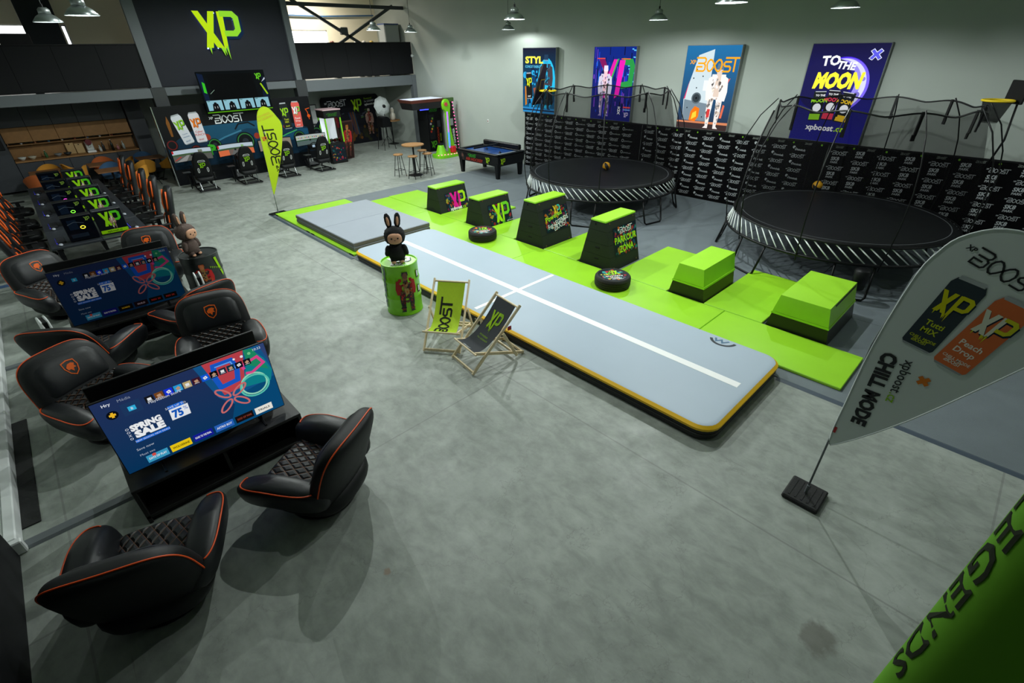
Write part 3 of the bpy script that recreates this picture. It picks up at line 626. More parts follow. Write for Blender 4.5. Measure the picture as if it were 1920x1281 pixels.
def ball(x, y, z, rz, label):
    t = thing('ball', label, 'ball', (x, y, z), rz, 'yellow and black balls on the trampolines'); r = .105
    MB().sq(r, r, r, 1, 1, 24, 14).build('ball_panels', mat('ball_yellow', (222, 160, 14), .5), t, True)
    me = MB(); me.grid(lambda u, v: tuple(Vector((math.cos((u - .5) * 1.0) * math.cos((v - .5) * 2.6), math.sin((u - .5) * .8) * math.cos((v - .5) * 2.6), math.sin((v - .5) * 2.6))).normalized() * (r + .0015)), 8, 14)
    mm = me.mesh('dark_panel', mat('ball_black', (24, 24, 24), .5), True)
    for k in range(3):
        o = inst('dark_panel', mm, t); o.rotation_euler = (.5 + .3 * k, .3 * k, 2 * PI * k / 3 + 3.5)
ball(11.22, 7.98, 1.02, .4, 'yellow ball on the trampoline in front of the middle posters'); ball(12.72, 3.2, 1.02, 2.0, 'yellow ball on the trampoline nearest the white flag')
# ---------------------------------------------------------------- light boxes on the wall
def lightbox(yl, yr, label, art):
    z0, z1 = 1.84, 3.77; w, h = yl - yr, z1 - z0
    t = thing('light_box', label, 'light box', (X1, (yl + yr) / 2, z0), 0, 'tall glowing poster boxes on the wall')
    MB().box(-.14, 0, -w / 2 - .012, w / 2 + .012, -.012, h + .012, .006).build('frame', mat('box_frame', (120, 126, 124), .5), t)
    cv = Canvas(w, h); art(cv, w, h); cv.build('poster', t, frame((-.1425, w / 2, 0), (0, -1, 0), (0, 0, 1)), emit=1.15)
def clampf(cv, w, h): cv.v = [(min(w, max(0, a)), min(h, max(0, b_)), c) for a, b_, c in cv.v]
def p1(cv, w, h):
    cv.grad(0, 0, w, h, (10, 90, 130), (14, 18, 44), 0); rnd = random.Random(3)
    for i in range(46): cv.disc(rnd.uniform(.05, w - .05), rnd.uniform(.05, h * .75), rnd.uniform(.02, .12), rnd.choice([(10, 60, 110), (20, 130, 190), (40, 170, 225), (14, 30, 60), (8, 40, 80)]), .2 + i * .01, 12)
    cv.rect(0, 0, w, .16, (40, 130, 190), 1); cv.rect(0, .06, w, .1, (10, 30, 60), 1.1); cv.disc(1.1, .9, .4, (40, 190, 235), 1.2, 24, .75)
    cv.can(.33, .42, .8, (24, 24, 24), (225, 235, 20), .06, 3); cv.poly([(.1, .8), (.16, .8), (.2, .25), (.12, .2)], (200, 120, 20), 3)
    cv.person(1.08, .12, 1.62, (70, 62, 70), (28, 60, 90), (120, 160, 190), 4, (30, 60, 90), (40, 170, 215)); cv.rect(.55, .3, .95, .8, (150, 84, 66), 3.2, .2)
    cv.text('STYL', .12, 1.5, .19, (250, 240, 80), 6, 0, .05, wide=.82, al='l'); cv.text('ICONICKÝ ENERGY', .12, 1.36, .075, (90, 200, 240), 6, off=.02, wide=.72, al='l'); clampf(cv, w, h)
def p2(cv, w, h):
    cv.grad(0, 0, w, h, (24, 30, 110), (14, 40, 130), 0); rnd = random.Random(6)
    for i in range(90):
        x, y = rnd.uniform(0, w - .03), rnd.uniform(0, h - .2); cv.rect(x, y, x + rnd.uniform(.01, .04), y + rnd.uniform(.05, .4), rnd.choice([(20, 60, 190), (60, 40, 160), (30, 110, 220), (120, 60, 200), (12, 14, 50), (10, 20, 70)]), .5 + i * .01)
    for i in range(14):
        x, y = rnd.uniform(1.2, w - .03), rnd.uniform(.9, h - .05); cv.rect(x, y, x + .06, y + .03, (90, 180, 240), 1.5)
    cv.poly([(.2, 1.62), (.42, 1.62), (.72, 1.05), (.6, 1.0)], (130, 20, 90), 2); cv.poly([(.74, 1.62), (.9, 1.62), (.5, .6), (.32, .6)], (228, 30, 170), 2.1); cv.poly([(.86, 1.62), (.92, 1.64), (.6, .8), (.55, .8)], (60, 170, 80), 2.2)
    cv.poly([(.95, 1.6), (1.14, 1.6), (1.0, .7), (.84, .6)], (235, 30, 180), 2.1); cv.stroke([(1.06, 1.57), (1.34, 1.55), (1.4, 1.45), (1.36, 1.0), (1.05, .95)], .17, (40, 150, 70), 2.0); cv.stroke([(.14, 1.64), (.42, 1.64)], .025, (230, 80, 50), 2.5); cv.stroke([(1.0, 1.63), (1.3, 1.63)], .025, (230, 90, 50), 2.5)
    cv.person(.48, .1, 1.36, (210, 205, 225), (150, 140, 190), (240, 235, 245), 4, (230, 220, 240), (250, 200, 210)); cv.rect(1.2, .36, 1.45, .4, (230, 80, 80), 3); cv.rect(1.2, .3, 1.45, .33, (120, 160, 220), 3)
    cv.text('XDI', 1.1, .28, .09, WHITE, 5, PI / 2, .03); cv.xp(1.32, .18, .13, (190, 180, 220), 5, drip=False); clampf(cv, w, h)
def p3(cv, w, h):
    cv.grad(0, 0, w, h, (40, 44, 60), (30, 110, 165), 0); cv.rect(0, 0, w, .14, (60, 44, 44), .5); cv.poly([(0, .14), (w, .14), (w, .2), (0, .18)], (210, 130, 90), .8)
    cv.poly([(.35, 1.72), (.75, 1.85), (.78, 1.0), (.8, .2), (.15, .2), (.1, .7)], (205, 222, 228), 1); cv.poly([(.15, .2), (.8, .2), (.78, .62), (.12, .7)], (120, 138, 150), 1.3); cv.poly([(.1, .7), (.2, 1.15), (.14, .72)], (230, 60, 110), 1.2)
    for x, y in ((.3, 1.2), (.55, 1.25), (.42, .98), (.24, .5), (.7, .3), (.36, 1.4)): cv.disc(x, y, .018, (30, 40, 50), 2, 8)
    cv.disc(.46, .74, .135, (90, 104, 112), 2, 24); cv.disc(.46, .74, .1, (50, 60, 66), 2.2, 24); cv.disc(.46, .74, .03, (20, 24, 28), 2.4, 12); cv.poly([(.34, .2), (.36, .42), (.46, .55), (.6, .5), (.6, .3), (.52, .18)], (240, 120, 20), 2); cv.poly([(.4, .22), (.42, .38), (.52, .44), (.54, .3)], (250, 210, 60), 2.2)
    cv.rect(.6, .92, .74, 1.16, (235, 240, 242), 2); cv.person(.98, .04, 1.5, (245, 240, 236), (235, 228, 224), (220, 200, 195), 4, (100, 120, 135), (226, 206, 190)); cv.rect(.82, .3, .9, .5, (215, 60, 60), 5); cv.poly([(1.22, .62), (1.27, .6), (1.24, .3), (1.18, .3)], (225, 110, 80), 5); cv.poly([(1.24, 1.2), (1.29, 1.22), (1.24, 1.1)], (220, 90, 80), 5)
    cv.boost(.34, 1.36, .3, (248, 168, 20), 6, 0, True, .13); clampf(cv, w, h)
def p4(cv, w, h):
    cv.grad(0, 0, w, h, (30, 30, 130), (22, 20, 58), 0)
    n = 40; cx, cy, R_ = .74, 1.14, .55
    cv.disc(cx, cy, R_, (70, 40, 225), .5, 48); cv.disc(cx + .02, cy - .0, R_ - .02, (120, 100, 240), .7, 48); cv.disc(cx - .02, cy, R_ - .035, (215, 215, 250), .9, 48); cv.disc(cx - .1, cy, R_ - .05, (150, 140, 235), 1.1, 48); cv.disc(cx - .2, cy + .02, R_ - .06, (40, 34, 130), 1.3, 48); cv.disc(cx - .3, cy + .02, R_ - .03, (26, 24, 78), 1.5, 48)
    cv.disc(1.12, .98, .06, (120, 110, 200), 1.7, 12); cv.disc(1.16, 1.28, .04, (140, 130, 215), 1.7, 12)
    cv.text('TO', .45, 1.53, .18, WHITE, 5, .05, .04); cv.text('THE', .76, 1.46, .14, WHITE, 5, -.08, .04, shear=.1); cv.text('MOON', .67, 1.1, .29, (250, 242, 60), 5, .02, .06, wide=.92, shear=.15)
    for i, (x, a, c1, c2) in enumerate(((.42, .05, (24, 30, 30), (150, 220, 40)), (.69, -.03, (30, 26, 34), (230, 60, 90)), (.97, -.12, (26, 30, 34), (240, 200, 40)))):
        y = .42 + (.03 if i == 1 else 0); cv.rect(x - .12, y, x + .12, y + .6, c1, 6, a); cv.rect(x - .11, y + .02, x + .11, y + .14, c2, 6.3, a); cv.disc(x, y + .27, .085, (235, 240, 245), 6.4, 14); cv.text('MOON', x + .3 * a, y + .38, .075, c2, 6.5, a, .04); cv.text('TO THE', x + .2 * a, y + .5, .04, WHITE, 6.5, a, .02); cv.rect(x - .11, y + .585, x + .11, y + .6, (190, 195, 200), 6.5, a)
    cv.text('xpboost', .3, .23, .12, WHITE, 5, 0, .03, wide=.58, al='l'); cv.text('.cz', .9, .23, .12, LIMEP, 5, 0, .03, al='l'); cv.stroke([(1.17, 1.66), (1.33, 1.8)], .055, (90, 90, 225), 5); cv.stroke([(1.17, 1.8), (1.33, 1.66)], .055, (90, 90, 225), 5.1); cv.stroke([(1.14, 1.66), (1.2, 1.63), (1.25, 1.69), (1.31, 1.63), (1.36, 1.67), (1.3, 1.73), (1.36, 1.79), (1.31, 1.83), (1.25, 1.77), (1.19, 1.83), (1.14, 1.79), (1.2, 1.73)], .012, (215, 220, 250), 5.3, True); clampf(cv, w, h)
lightbox(13.34, 11.86, 'farthest glowing poster, blue, with yellow lettering on top', p1); lightbox(10.32, 8.85, 'glowing poster of a figure before pink letters', p2)
lightbox(7.3, 5.87, 'glowing poster with an orange word mark and a white robot tower', p3); lightbox(4.3, 2.84, 'glowing dark blue poster with a moon and three cans', p4)
# ---------------------------------------------------------------- sponsor banner wall
def banner(ya, yb, label, kind):
    w = ya - yb; h = 1.8; t = thing('sponsor_banner', label, 'banner', (X1, yb, 0), 0, 'black sponsor banners along the wall')
    MB().box(-.1, -.07, .01, w - .01, .012, h, .004).build('cloth', mat('banner_cloth', (6, 6, 8), .9, spec=.1), t)
    MB().box(-.11, -.06, 0, w, h - .02, h + .02, .01).build('top_rail', M_black, t)
    cv = Canvas(); col = (176, 180, 184); r = 0; y = .1
    while y < h - .2:
        x = .06 + (.46 if r % 2 else 0) - .46
        while x < w - .1:
            if 0 <= x + .46 and x < w - .4 and x > .02: cv.boost(x + .06, y, .08, col, 1, 0, True, .12)
            sx = x + .48
            if sx > .02 and sx < w - .36:
                if kind == 0: cv.stroke([(sx + .04 + .038 * math.cos(a), y + .045 + .038 * math.sin(a)) for a in [2 * PI * i / 8 for i in range(8)]], .014, col, 1, True); cv.text('gymnastika sport', sx + .1, y + .02, .042, col, 1, al='l', wide=.28)
                elif kind == 1: cv.disc(sx + .05, y + .065, .034, col, 1, 8); cv.disc(sx + .075, y + .05, .02, BLACK, 1.2, 6); cv.text('Dominik', sx + .08, y + .005, .048, col, 1, -.06, .03, al='l', shear=.15)
                else: cv.text('SK8', sx + .12, y + .045, .075, col, 1, .06, .035, shear=.1); cv.text('PARK', sx + .12, y - .02, .045, col, 1, .06, .03, shear=.1)
            x += .92
        r += 1; y += .165
    x = .15
    while x < w - .4:
        cv.boost(x, h - .07, .042, (120, 126, 120), 1, 0, False, .15); cv.disc(x + .36, h - .05, .022, (110, 170, 40), 1, 6); x += .62
    cv.build('printed_logos', t, frame((-.1025, w, 0), (0, -1, 0), (0, 0, 1)), rough=.6)
banner(13.3, 8.42, 'black sponsor banner behind the farther trampoline, near the air hockey table', 0); banner(8.4, 3.42, 'black sponsor banner between the two trampolines', 1); banner(3.4, -1.6, 'black sponsor banner with skate park logos, behind the nearer trampoline', 2)
# ---------------------------------------------------------------- swivel lounge chairs
def quilt_mat(name, base, st, n):
    m = mat(name, base, .45); nt = m.node_tree; b = nt.nodes['Principled BSDF']; uv = nt.nodes.new('ShaderNodeUVMap'); sp = nt.nodes.new('ShaderNodeSeparateXYZ'); nt.links.new(uv.outputs[0], sp.inputs[0])
    def mth(op, a, c=None, k=None):
        x = nt.nodes.new('ShaderNodeMath'); x.operation = op; nt.links.new(a, x.inputs[0])
        if c is not None: nt.links.new(c, x.inputs[1])
        if k is not None: x.inputs[1].default_value = k
        return x.outputs[0]
    u = mth('MULTIPLY', sp.outputs[0], k=n); v = mth('MULTIPLY', sp.outputs[1], k=n * .8)
    d = [mth('PINGPONG', mth('ADD', mth(op, u, v), k=100.0), k=.5) for op in ('ADD', 'SUBTRACT')]
    mn = mth('MINIMUM', d[0], d[1]); ln = mth('LESS_THAN', mn, k=.028)
    x = nt.nodes.new('ShaderNodeMix'); x.data_type = 'RGBA'; x.inputs[6].default_value = (*lin(base), 1); x.inputs[7].default_value = (*lin(st), 1); nt.links.new(ln, x.inputs[0]); nt.links.new(x.outputs[2], b.inputs['Base Color'])
    h = mth('MINIMUM', mth('MULTIPLY', mn, k=4.0), k=1.0); bp = nt.nodes.new('ShaderNodeBump'); bp.inputs['Strength'].default_value = .9; bp.inputs['Distance'].default_value = .02
    nt.links.new(h, bp.inputs['Height']); nt.links.new(bp.outputs[0], b.inputs['Normal']); return m
M_lea = mat('black_leatherette', (24, 26, 29), .42, bump=.15, bscale=9, spec=.35)
M_leb = mat('black_cover_cloth', (13, 15, 17), .55, bump=.3, bscale=6, spec=.3)
M_qui = quilt_mat('quilted_leatherette', (27, 28, 31), (120, 74, 40), 6.5)
M_pip = mat('orange_piping', (232, 82, 14), .5)
def lounge():
    t = thing('lounge_chair', 'x', 'armchair')
    MB().lathe([(0, 0), (.30, 0), (.31, .015), (.29, .03), (.06, .04), (.05, .12), (0, .12)], 32).build('swivel_base', M_blackm, t, ang=40)
    MB().sq(.38, .40, .15, .7, .65, 32, 12, lambda x, y, z: (x * (1 + .3 * z), y * (1 + .3 * z), z + .2)).build('seat_pod', M_leb, t, True)
    rec = lambda x, y, z: (x * (1 - .1 * max(0, z)), -.33 + y - .36 * z - .1 * z * z + .16 * x * x, .55 + z)
    MB().sq(.405, .125, .38, .5, .75, 44, 24, rec).build('backrest', M_leb, t, True)
    # padded front of the backrest: smooth head roll above, quilting below
    def fr(u, v):
        x = (u - .5) * .68; z = -.02 + v * .35; e = 1 - abs(2 * u - 1) ** 8; k = math.sin(PI * min(1, max(0, v))) ** .5; zz = z - .1 * (abs(2 * u - 1) ** 5) * v; p = rec(x, .1 + .05 * k * e - .05 * abs(2 * u - 1) ** 6, zz); return p
    b = MB(); b.grid(fr, 20, 12); hr = b.build('head_roll', M_lea, t, True)
    def fq(u, v):
        x = (u - .5) * .66; z = -.3 + v * .29; return rec(x, .105 + .03 * math.sin(PI * u) ** .5, z)
    b = MB(); b.grid(fq, 20, 8); b.build('back_quilting', M_qui, t, True)
    def sc(u, v):
        x = (u - .5) * (.52 + .03 * v); y = -.26 + .70 * v; z = .375 + .03 * math.sin(PI * u) ** .6 - .02 * (1 - v) - .16 * max(0, (v - .82) / .18) ** 2; return (x, y, z)
    b = MB(); b.grid(sc, 18, 20); b.build('seat_cushion', M_qui, t, True)
    for s in (-1, 1):
        arm = lambda x, y, z: (s * (.345 + .06 * (y + .3) + x + .2 * z), y + .06, .4 + z - .1 * (y - .05) ** 2 - .1 * max(0, y - .1))
        a = MB().sq(.125, .41, .16, .65, .72, 28, 16, arm).build('armrest', M_lea, t, True); PP = lambda w_, e_: math.copysign(abs(w_) ** e_, w_); vv = .75
        pts = [(.127 * PP(math.cos(vv), .65) * PP(math.cos(u_), .72), .414 * PP(math.cos(vv), .65) * PP(math.sin(u_), .72), .163 * PP(math.sin(vv), .65)) for u_ in [math.radians(-75 + 5 * k_) for k_ in range(38)]]
        MB().tube([arm(*p) for p in pts], .006, 6).build('piping', M_pip, a, True)
    P = lambda w, e: math.copysign(abs(w) ** e, w)
    outl = [(.402 * P(math.cos(a), .5), .382 * P(math.sin(a), .5)) for a in [-.5 + (PI + 1.0) * i / 60 for i in range(61)]]
    bk = [o for o in t.children if o.name.startswith('backrest')][0]
    MB().tube([rec(x * 1.0, -.035, z * 1.0) for x, z in outl], .006, 6).build('piping', M_pip, bk, True)
    cv = Canvas(); sh = [(-.045, .05), (0, .058), (.045, .05), (.048, .01), (.03, -.03), (0, -.052), (-.03, -.03), (-.048, .01)]
    cv.stroke(sh, .007, (226, 96, 24), 1, True); cv.poly([(-.034, .014), (-.012, .034), (.016, .036), (.034, .026), (.022, .012), (.03, -.004), (.012, -.002), (.0, -.026), (-.012, -.006), (-.03, -.006)], (226, 96, 24), 1)
    def wrap(x, y, z):
        zz = .20 + y; u = x / .68 + .5; v = (zz + .02) / .35; p = Vector(fr(u, v)); q = Vector(fr(u, min(1, v + .02))); r = Vector(fr(u + .02, v)); nn = (r - p).cross(q - p).normalized()
        if nn.y < 0: nn = -nn
        return tuple(p + nn * (.003 + z))
    cv2 = Canvas(); cv2.v = [(-a * 1.35, b_ * 1.35, c) for a, b_, c in cv.v]; cv2.f = cv.f; cv2.c = cv.c
    cv2.build('shield_emblem', hr, fn=wrap)
    return t
lc = lounge()
for i, (x, y, rz, lab) in enumerate(((-.47, 3.66, -.36, 'black lounge chair turned away in the near corner, before the near television'), (.9, 3.72, .55, 'black lounge chair seen from its side before the near television, closest to the open floor'),
        (-.38, 6.42, -2.64, 'black lounge chair facing us behind the near television, by the wall'), (.98, 6.72, 2.98, 'black lounge chair facing us behind the near television, by the open floor'),
        (-.33, 7.9, -.62, 'black lounge chair turned away before the farther television, by the wall'), (1.02, 8.0, .3, 'black lounge chair turned away before the farther television, next to the black barrel'),
        (-.42, 10.62, -2.68, 'black lounge chair facing us behind the farther television, by the wall'), (.98, 10.75, 2.9, 'black lounge chair facing us behind the farther television, near the gaming desk'))):
    lc.scale = (1.06, 1.06, 1.06); place(lc, i, (x, y, 0), rz, lab, 'black quilted lounge chairs with orange piping')
# ---------------------------------------------------------------- televisions on consoles
def home_screen(cv, w, h, far):
    cv.grad(0, 0, w, h, (6, 52, 92), (34, 50, 92), 0); g = lambda x, y: (x * w, y * h)
    Q = lambda pts, c, L: cv.poly([g(*p) for p in pts], c, L)
    Q([(.55, 1), (.98, 1), (1, .9), (1, .45), (.7, .32), (.62, .5)], (20, 86, 140), .3); Q([(.6, 1), (.86, 1), (.8, .52), (.66, .5)], (190, 66, 76), .5); Q([(.9, 1), (.78, .5), (.97, .45), (1.0, .6), (.97, .8)], (14, 130, 140), .6); Q([(.86, 1), (.92, .98), (.98, .62), (.86, .78)], (30, 140, 100), .7); Q([(.96, 1), (1, 1), (1, .7)], (50, 70, 120), .8); Q([(.62, 0), (1, 0), (1, .5), (.72, .42)], (8, 74, 120), .4)
    cv.stroke([g(*p) for p in ((.66, .93), (.77, .93), (.79, .8), (.77, .64), (.66, .62), (.645, .78))], .035 * w, (24, 90, 200), 2, True); cv.stroke([g(*p) for p in ((.665, .91), (.765, .91), (.78, .8))], .008 * w, (110, 170, 240), 2.2)
    cv.stroke([g(*p) for p in ((.83, .68), (.87, .66), (.96, .74), (.93, .85), (.82, .8), (.83, .74))], .02 * w, (222, 70, 140), 2)
    for k in range(2): cv.stroke([(.86 * w + (.085 + .01 * k) * w * math.cos(a), (.5 - .03 * k) * h + .15 * h * math.sin(a)) for a in [2 * PI * i / 28 for i in range(28)]], .012 * w, (90, 200, 180) if k else (150, 220, 190), 2 + k * .2, True)
    for a in (.6, 2.3, 3.9, 5.5):
        cx, cy = .7 * w + .07 * w * math.cos(a), .43 * h + .13 * h * math.sin(a)
        cv.stroke([(cx + (.055 * math.cos(a) * math.cos(s_) - .022 * math.sin(a) * math.sin(s_)) * w, cy + (.055 * math.sin(a) * math.cos(s_) + .022 * math.cos(a) * math.sin(s_)) * w) for s_ in [2 * PI * i / 18 for i in range(18)]], .012 * w, (205, 110, 110), 2.4, True)
    te = lambda s_, x, y, hh, c=(225, 230, 240), **k: cv.text(s_, x * w, y * h, hh * h, c, 5, **k)
    te('Hry', .07, .925, .036, off=.02); te('Média', .16, .925, .036, (140, 150, 170)); te('10:33', .945, .94, .034); te('PlayStation Store', .35, .77, .034, al='c')
    cv.disc(.79 * w, .925 * h, .008 * w, WHITE, 5, 10); cv.disc(.84 * w, .925 * h, .01 * w, WHITE, 5, 12); cv.disc(.89 * w, .93 * h, .011 * w, (120, 200, 140), 5, 12)
    cv.disc(.075 * w, .8 * h, .03 * w, (8, 14, 24), 4, 20); cv.rect(.058 * w, .787 * h, .092 * w, .813 * h, (245, 190, 40), 4.5); cv.rect(.068 * w, .767 * h, .082 * w, .833 * h, (245, 190, 40), 4.6)
    cv.rect(.125 * w, .73 * h, .225 * w, .885 * h, (30, 56, 96), 4); cv.rect(.155 * w, .77 * h, .195 * w, .83 * h, (50, 180, 225), 4.3); cv.text('B', .175 * w, .785 * h, .03 * h, WHITE, 5)
    ic = [(20, 22, 30), (120, 70, 30), (20, 50, 220), (40, 160, 220), (190, 170, 120), (60, 20, 40), (20, 90, 220), (8, 8, 10), (34, 40, 60), (10, 50, 70), (16, 18, 30), (14, 16, 26)]
    for i, c in enumerate(ic):
        x = .25 + i * .0535; cv.rect(x * w, .785 * h, (x + .046) * w, .87 * h, c, 4); k = i % 4
        cv.rect((x + .012) * w, .81 * h, (x + .034) * w, .845 * h, (235, 238, 240) if k in (0, 2) else (190, 150, 120), 4.5, .2 * k); cv.rect((x + .008) * w, .797 * h, (x + .038) * w, .804 * h, (200, 205, 215), 4.6) if k != 2 else cv.rect((x + .02) * w, .822 * h, (x + .026) * w, .832 * h, c, 4.8)
    te('SPRING', .20, .52, .075, (245, 248, 250), off=.06, wide=.17 * w); te('SALE', .205, .42, .085, (245, 248, 250), off=.07, wide=.165 * w)
    for k, f in enumerate(('O', 'O', 'X', 'O')): te(f, .1, .55 - .045 * k, .03, off=.01)
    cv.rect(.11 * w, .355 * h, .3 * w, .395 * h, (30, 110, 220), 4); te('NEW SEASON. NEW DEALS', .205, .365, .02); cv.poly([g(.33, .45), (.44 * w, .45 * h), (.445 * w, .6 * h), (.335 * w, .6 * h)], (238, 242, 246), 4); te('75', .375, .475, .1, (20, 90, 190), off=.05, wide=.06 * w); te('%', .425, .53, .05, (20, 90, 190)); cv.rect(.335 * w, .6 * h, .425 * w, .65 * h, (30, 110, 220), 4.2); te('SAVE UP TO', .38, .612, .028)
    te('Save now', .14, .25, .032, (190, 200, 215)); te('Must see', .135, .165, .03, (170, 180, 200))
    tl = [((60, 160, 200), 'DAYS OF PLAY', WHITE), ((240, 205, 20), 'WOLVERINE', (20, 20, 10)), ((20, 30, 150), 'ROAD TO THE FINAL', WHITE), ((40, 100, 190), 'ASTRO BOT', WHITE), ((20, 14, 16), 'GOD OF WAR', (150, 60, 40)), ((238, 236, 226), 'TRIALS', (30, 30, 40))]
    if far: tl = [((60, 160, 200), 'DAYS OF PLAY', WHITE), ((20, 24, 120), 'ROAD TO THE FINAL', WHITE), ((14, 14, 14), 'NOMAD', (240, 190, 30)), ((30, 12, 24), 'GUILD', (220, 190, 200)), ((10, 10, 12), 'RED 30', (220, 50, 40)), ((16, 10, 10), 'RED 2K', (225, 60, 50))]
    for i, (c, s_, tc) in enumerate(tl):
        x = .115 + i * .137; cv.rect(x * w, .035 * h, (x + .122) * w, .135 * h, c, 4); te(s_, x + .061, .07, .03, tc, off=.02, wide=min(.1, .014 * len(s_)) * w)
    cv.disc(.16 * w, .12 * h, .012 * w, (220, 80, 70), 4.4, 10)
def tv(y, rz, lab, emit, far=0, screen=True, z=.5):
    t = thing('television', lab, 'television', (.31, y, z), rz, 'televisions standing back to back on consoles'); w, h = 1.44, .82
    MB().box(-w / 2, w / 2, 0, .03, .055, .055 + h, .006).box(-.45, .45, .03, .06, .1, .5, .02).build('cabinet', M_black, t)
    for s in (-1, 1):
        MB().box(s * .46 - .012, s * .46 + .012, -.12, .14, 0, .014, .004).box(s * .46 - .01, s * .46 + .01, .0, .02, .01, .07).build('foot', M_black, t)
    cv = Canvas(); home_screen(cv, w - .016, h - .02, far) if screen else cv.rect(0, 0, w - .016, h - .02, (20, 40, 70), 0); cv.eps = .0006
    cv.v = [(min(w - .016, max(0, a)), min(h - .02, max(0, b_)), c * .4) for a, b_, c in cv.v]
    cv.build('screen', t, frame((-w / 2 + .008, -.001, .067), (1, 0, 0), (0, 0, 1)), emit=emit, rough=.15)
def console(yc, lab, lit):
    t = thing('tv_console', lab, 'television console', (.33, yc, 0), 0, 'low black television consoles'); w, d, h = .78, .36, .43; m = mat('black_oak_board', (22, 21, 21), .5, noise=.1, nscale=12)
    MB().box(-w, w, -d, d, h - .035, h, .004).build('top_board', m, t); MB().box(-w, w, -d, d, .06, .095, .004).build('bottom_board', m, t)
    MB().box(-w + .03, w - .03, -.01, .01, .095, h - .035).build('middle_panel', m, t)
    for s in (-1, 1): MB().box(s * (w - .0175) - .0175, s * (w - .0175) + .0175, -d, d, 0, h - .035, .004).build('side_panel', m, t)
    for yy in (-.2, .2): MB().box(-.015, .015, min(yy - .12, yy + .12), yy + .12, .095, h - .035).build('divider', m, t)
    MB().box(-w + .03, w - .03, -d + .03, d - .03, 0, .06).build('plinth', M_black, t)
console(4.9, 'low black console under the near pair of televisions', 1); console(8.86, 'low black console under the farther pair of televisions', 0)
tv(4.72, 0, 'near television showing a game console home screen with a spring sale', .85, z=.43); tv(5.06, PI, 'television back to back behind the near one, its dark back showing', .5, 0, False, .43)
tv(8.63, 0, 'farther television showing a dim home screen with a spring sale', .16, 1, z=.43); tv(9.05, PI, 'television back to back behind the farther one, its dark back showing', .3, 0, False, .43)
for i, (x, y, r, z, lab) in enumerate(((-.68, 8.7, .15, .0, 'white game console standing upright at the wall end of the farther television'), (1.3, 8.85, -.1, .0, 'white game console standing upright at the open end of the farther television'))):
    t = thing('game_console', lab, 'game console', (x, y, z), r, 'white upright game consoles')
    for s in (-1, 1): MB().sq(.018, .13, .3, .5, .35, 16, 14, lambda a, b_, c: (a + s * .035 * (1 + .3 * c), b_ + .05 * c, c + .42)).build('side_plate', M_white, t, True)
    MB().box(-.028, .028, -.11, .11, .14, .68, .01).build('core', M_black, t); MB().box(-.03, .03, -.13, -.11, .14, .16).build('blue_light', mat('blue_led', (40, 140, 255), emit=6), t)
    MB().box(-.12, .12, -.12, .12, 0, .14, .01).build('stand', M_black, t)
# ---------------------------------------------------------------- gaming desk row
DY0, DY1 = 11.95, 18.45
t = thing('gaming_desk', 'long black double gaming desk running away beside the wall', 'desk', (.48, 0, 0))
nb = 5; Ld = (DY1 - DY0) / nb
for i in range(nb):
    for s in (-1, 1): MB().box(min(0, s * .78) + .003, max(0, s * .78) - .003, DY0 + i * Ld + .003, DY0 + (i + 1) * Ld - .003, .71, .75, .005).build('desk_top', mat('desk_board', (40, 44, 50), .4), t)
for i in range(nb + 1):
    y = min(DY1 - .06, max(DY0 + .06, DY0 + i * Ld))
    for s in (-1, 1): MB().box(s * .68 - .03, s * .68 + .03, y - .03, y + .03, 0, .71).build('leg', M_blackm, t)
MB().box(-.03, .03, DY0 + .1, DY1 - .1, .5, .7).build('cable_tray', M_blackm, t)
def tower(lit):
    t = thing('computer_tower', 'x', 'computer'); w, d, h = .46, .22, .47
    MB().box(-w / 2, w / 2, 0, d, .015, h, .008).build('case', M_black if lit else mat('case_grey', (40, 43, 48), .4), t)
    for s in (-1, 1): MB().box(s * .19 - .02, s * .19 + .02, .02, d - .02, 0, .016).build('foot', M_black, t)
    cv = Canvas()
    if lit:
        cv.rect(0, 0, w - .02, h - .035, (8, 12, 20), 0); cv.rect(.04, .05, .3, .12, (26, 34, 46), 1); cv.rect(.06, .2, .2, .38, (18, 28, 44), 1)
        cv.stroke([(.05, .3), (.16, .34), (.3, .3)], .008, (80, 90, 100), 1.5); cv.xp(.37, .37, .07, (120, 150, 60), 2, drip=False)
        cv.build('glass_side', t, frame((-w / 2 + .01, -.002, .025), (1, 0, 0), (0, 0, 1)), rough=.12)
    else:
        cv.rect(0, 0, w - .02, h - .03, (10, 14, 20), 0); cv.xp(.235, .27, .27, (150, 215, 20), 1, (80, 190, 30), drip=False); cv.rect(.0, .0, w - .02, .065, (150, 210, 10), 2); cv.text('xpboost.cz', .22, .017, .04, (20, 40, 10), 3, off=.01)
        cv.person(.25, .07, .26, (170, 130, 110), (120, 90, 80), (190, 160, 140), 3, (180, 170, 160), (220, 210, 205)); cv.build('printed_side', t, frame((-w / 2 + .01, -.002, .02), (1, 0, 0), (0, 0, 1)), rough=.4)
    return t
tg, tp = tower(1), tower(0); led = [(240, 220, 60), (120, 230, 60), (230, 60, 200), (40, 230, 130), (90, 120, 255)]
GT = []
for i in range(5):
    nm = ('nearest', 'second', 'third', 'fourth', 'farthest')[i]
    y = 12.2 + i * 1.31
    o = place(tp, i, (.735, y, .75), 0, nm + ' computer tower with big lime letters printed on its side', 'printed computer towers')
    o = place(tg, i, (.245, y - .1 + (.15 if i else 0), .75), 0, nm + ' dark glass sided computer tower on the desk', 'glass sided computer towers')
    GT.append((i, o))
for i, o in GT:
    m = mat('fan_light_%d' % i, led[i], emit=1.6)
    MB().tube([(.04 + .035 * math.cos(2 * PI * k / 16), -.006, .25 + .025 * math.sin(2 * PI * k / 16)) for k in range(16)], .006, 5, True).build('fan_light', m, o)
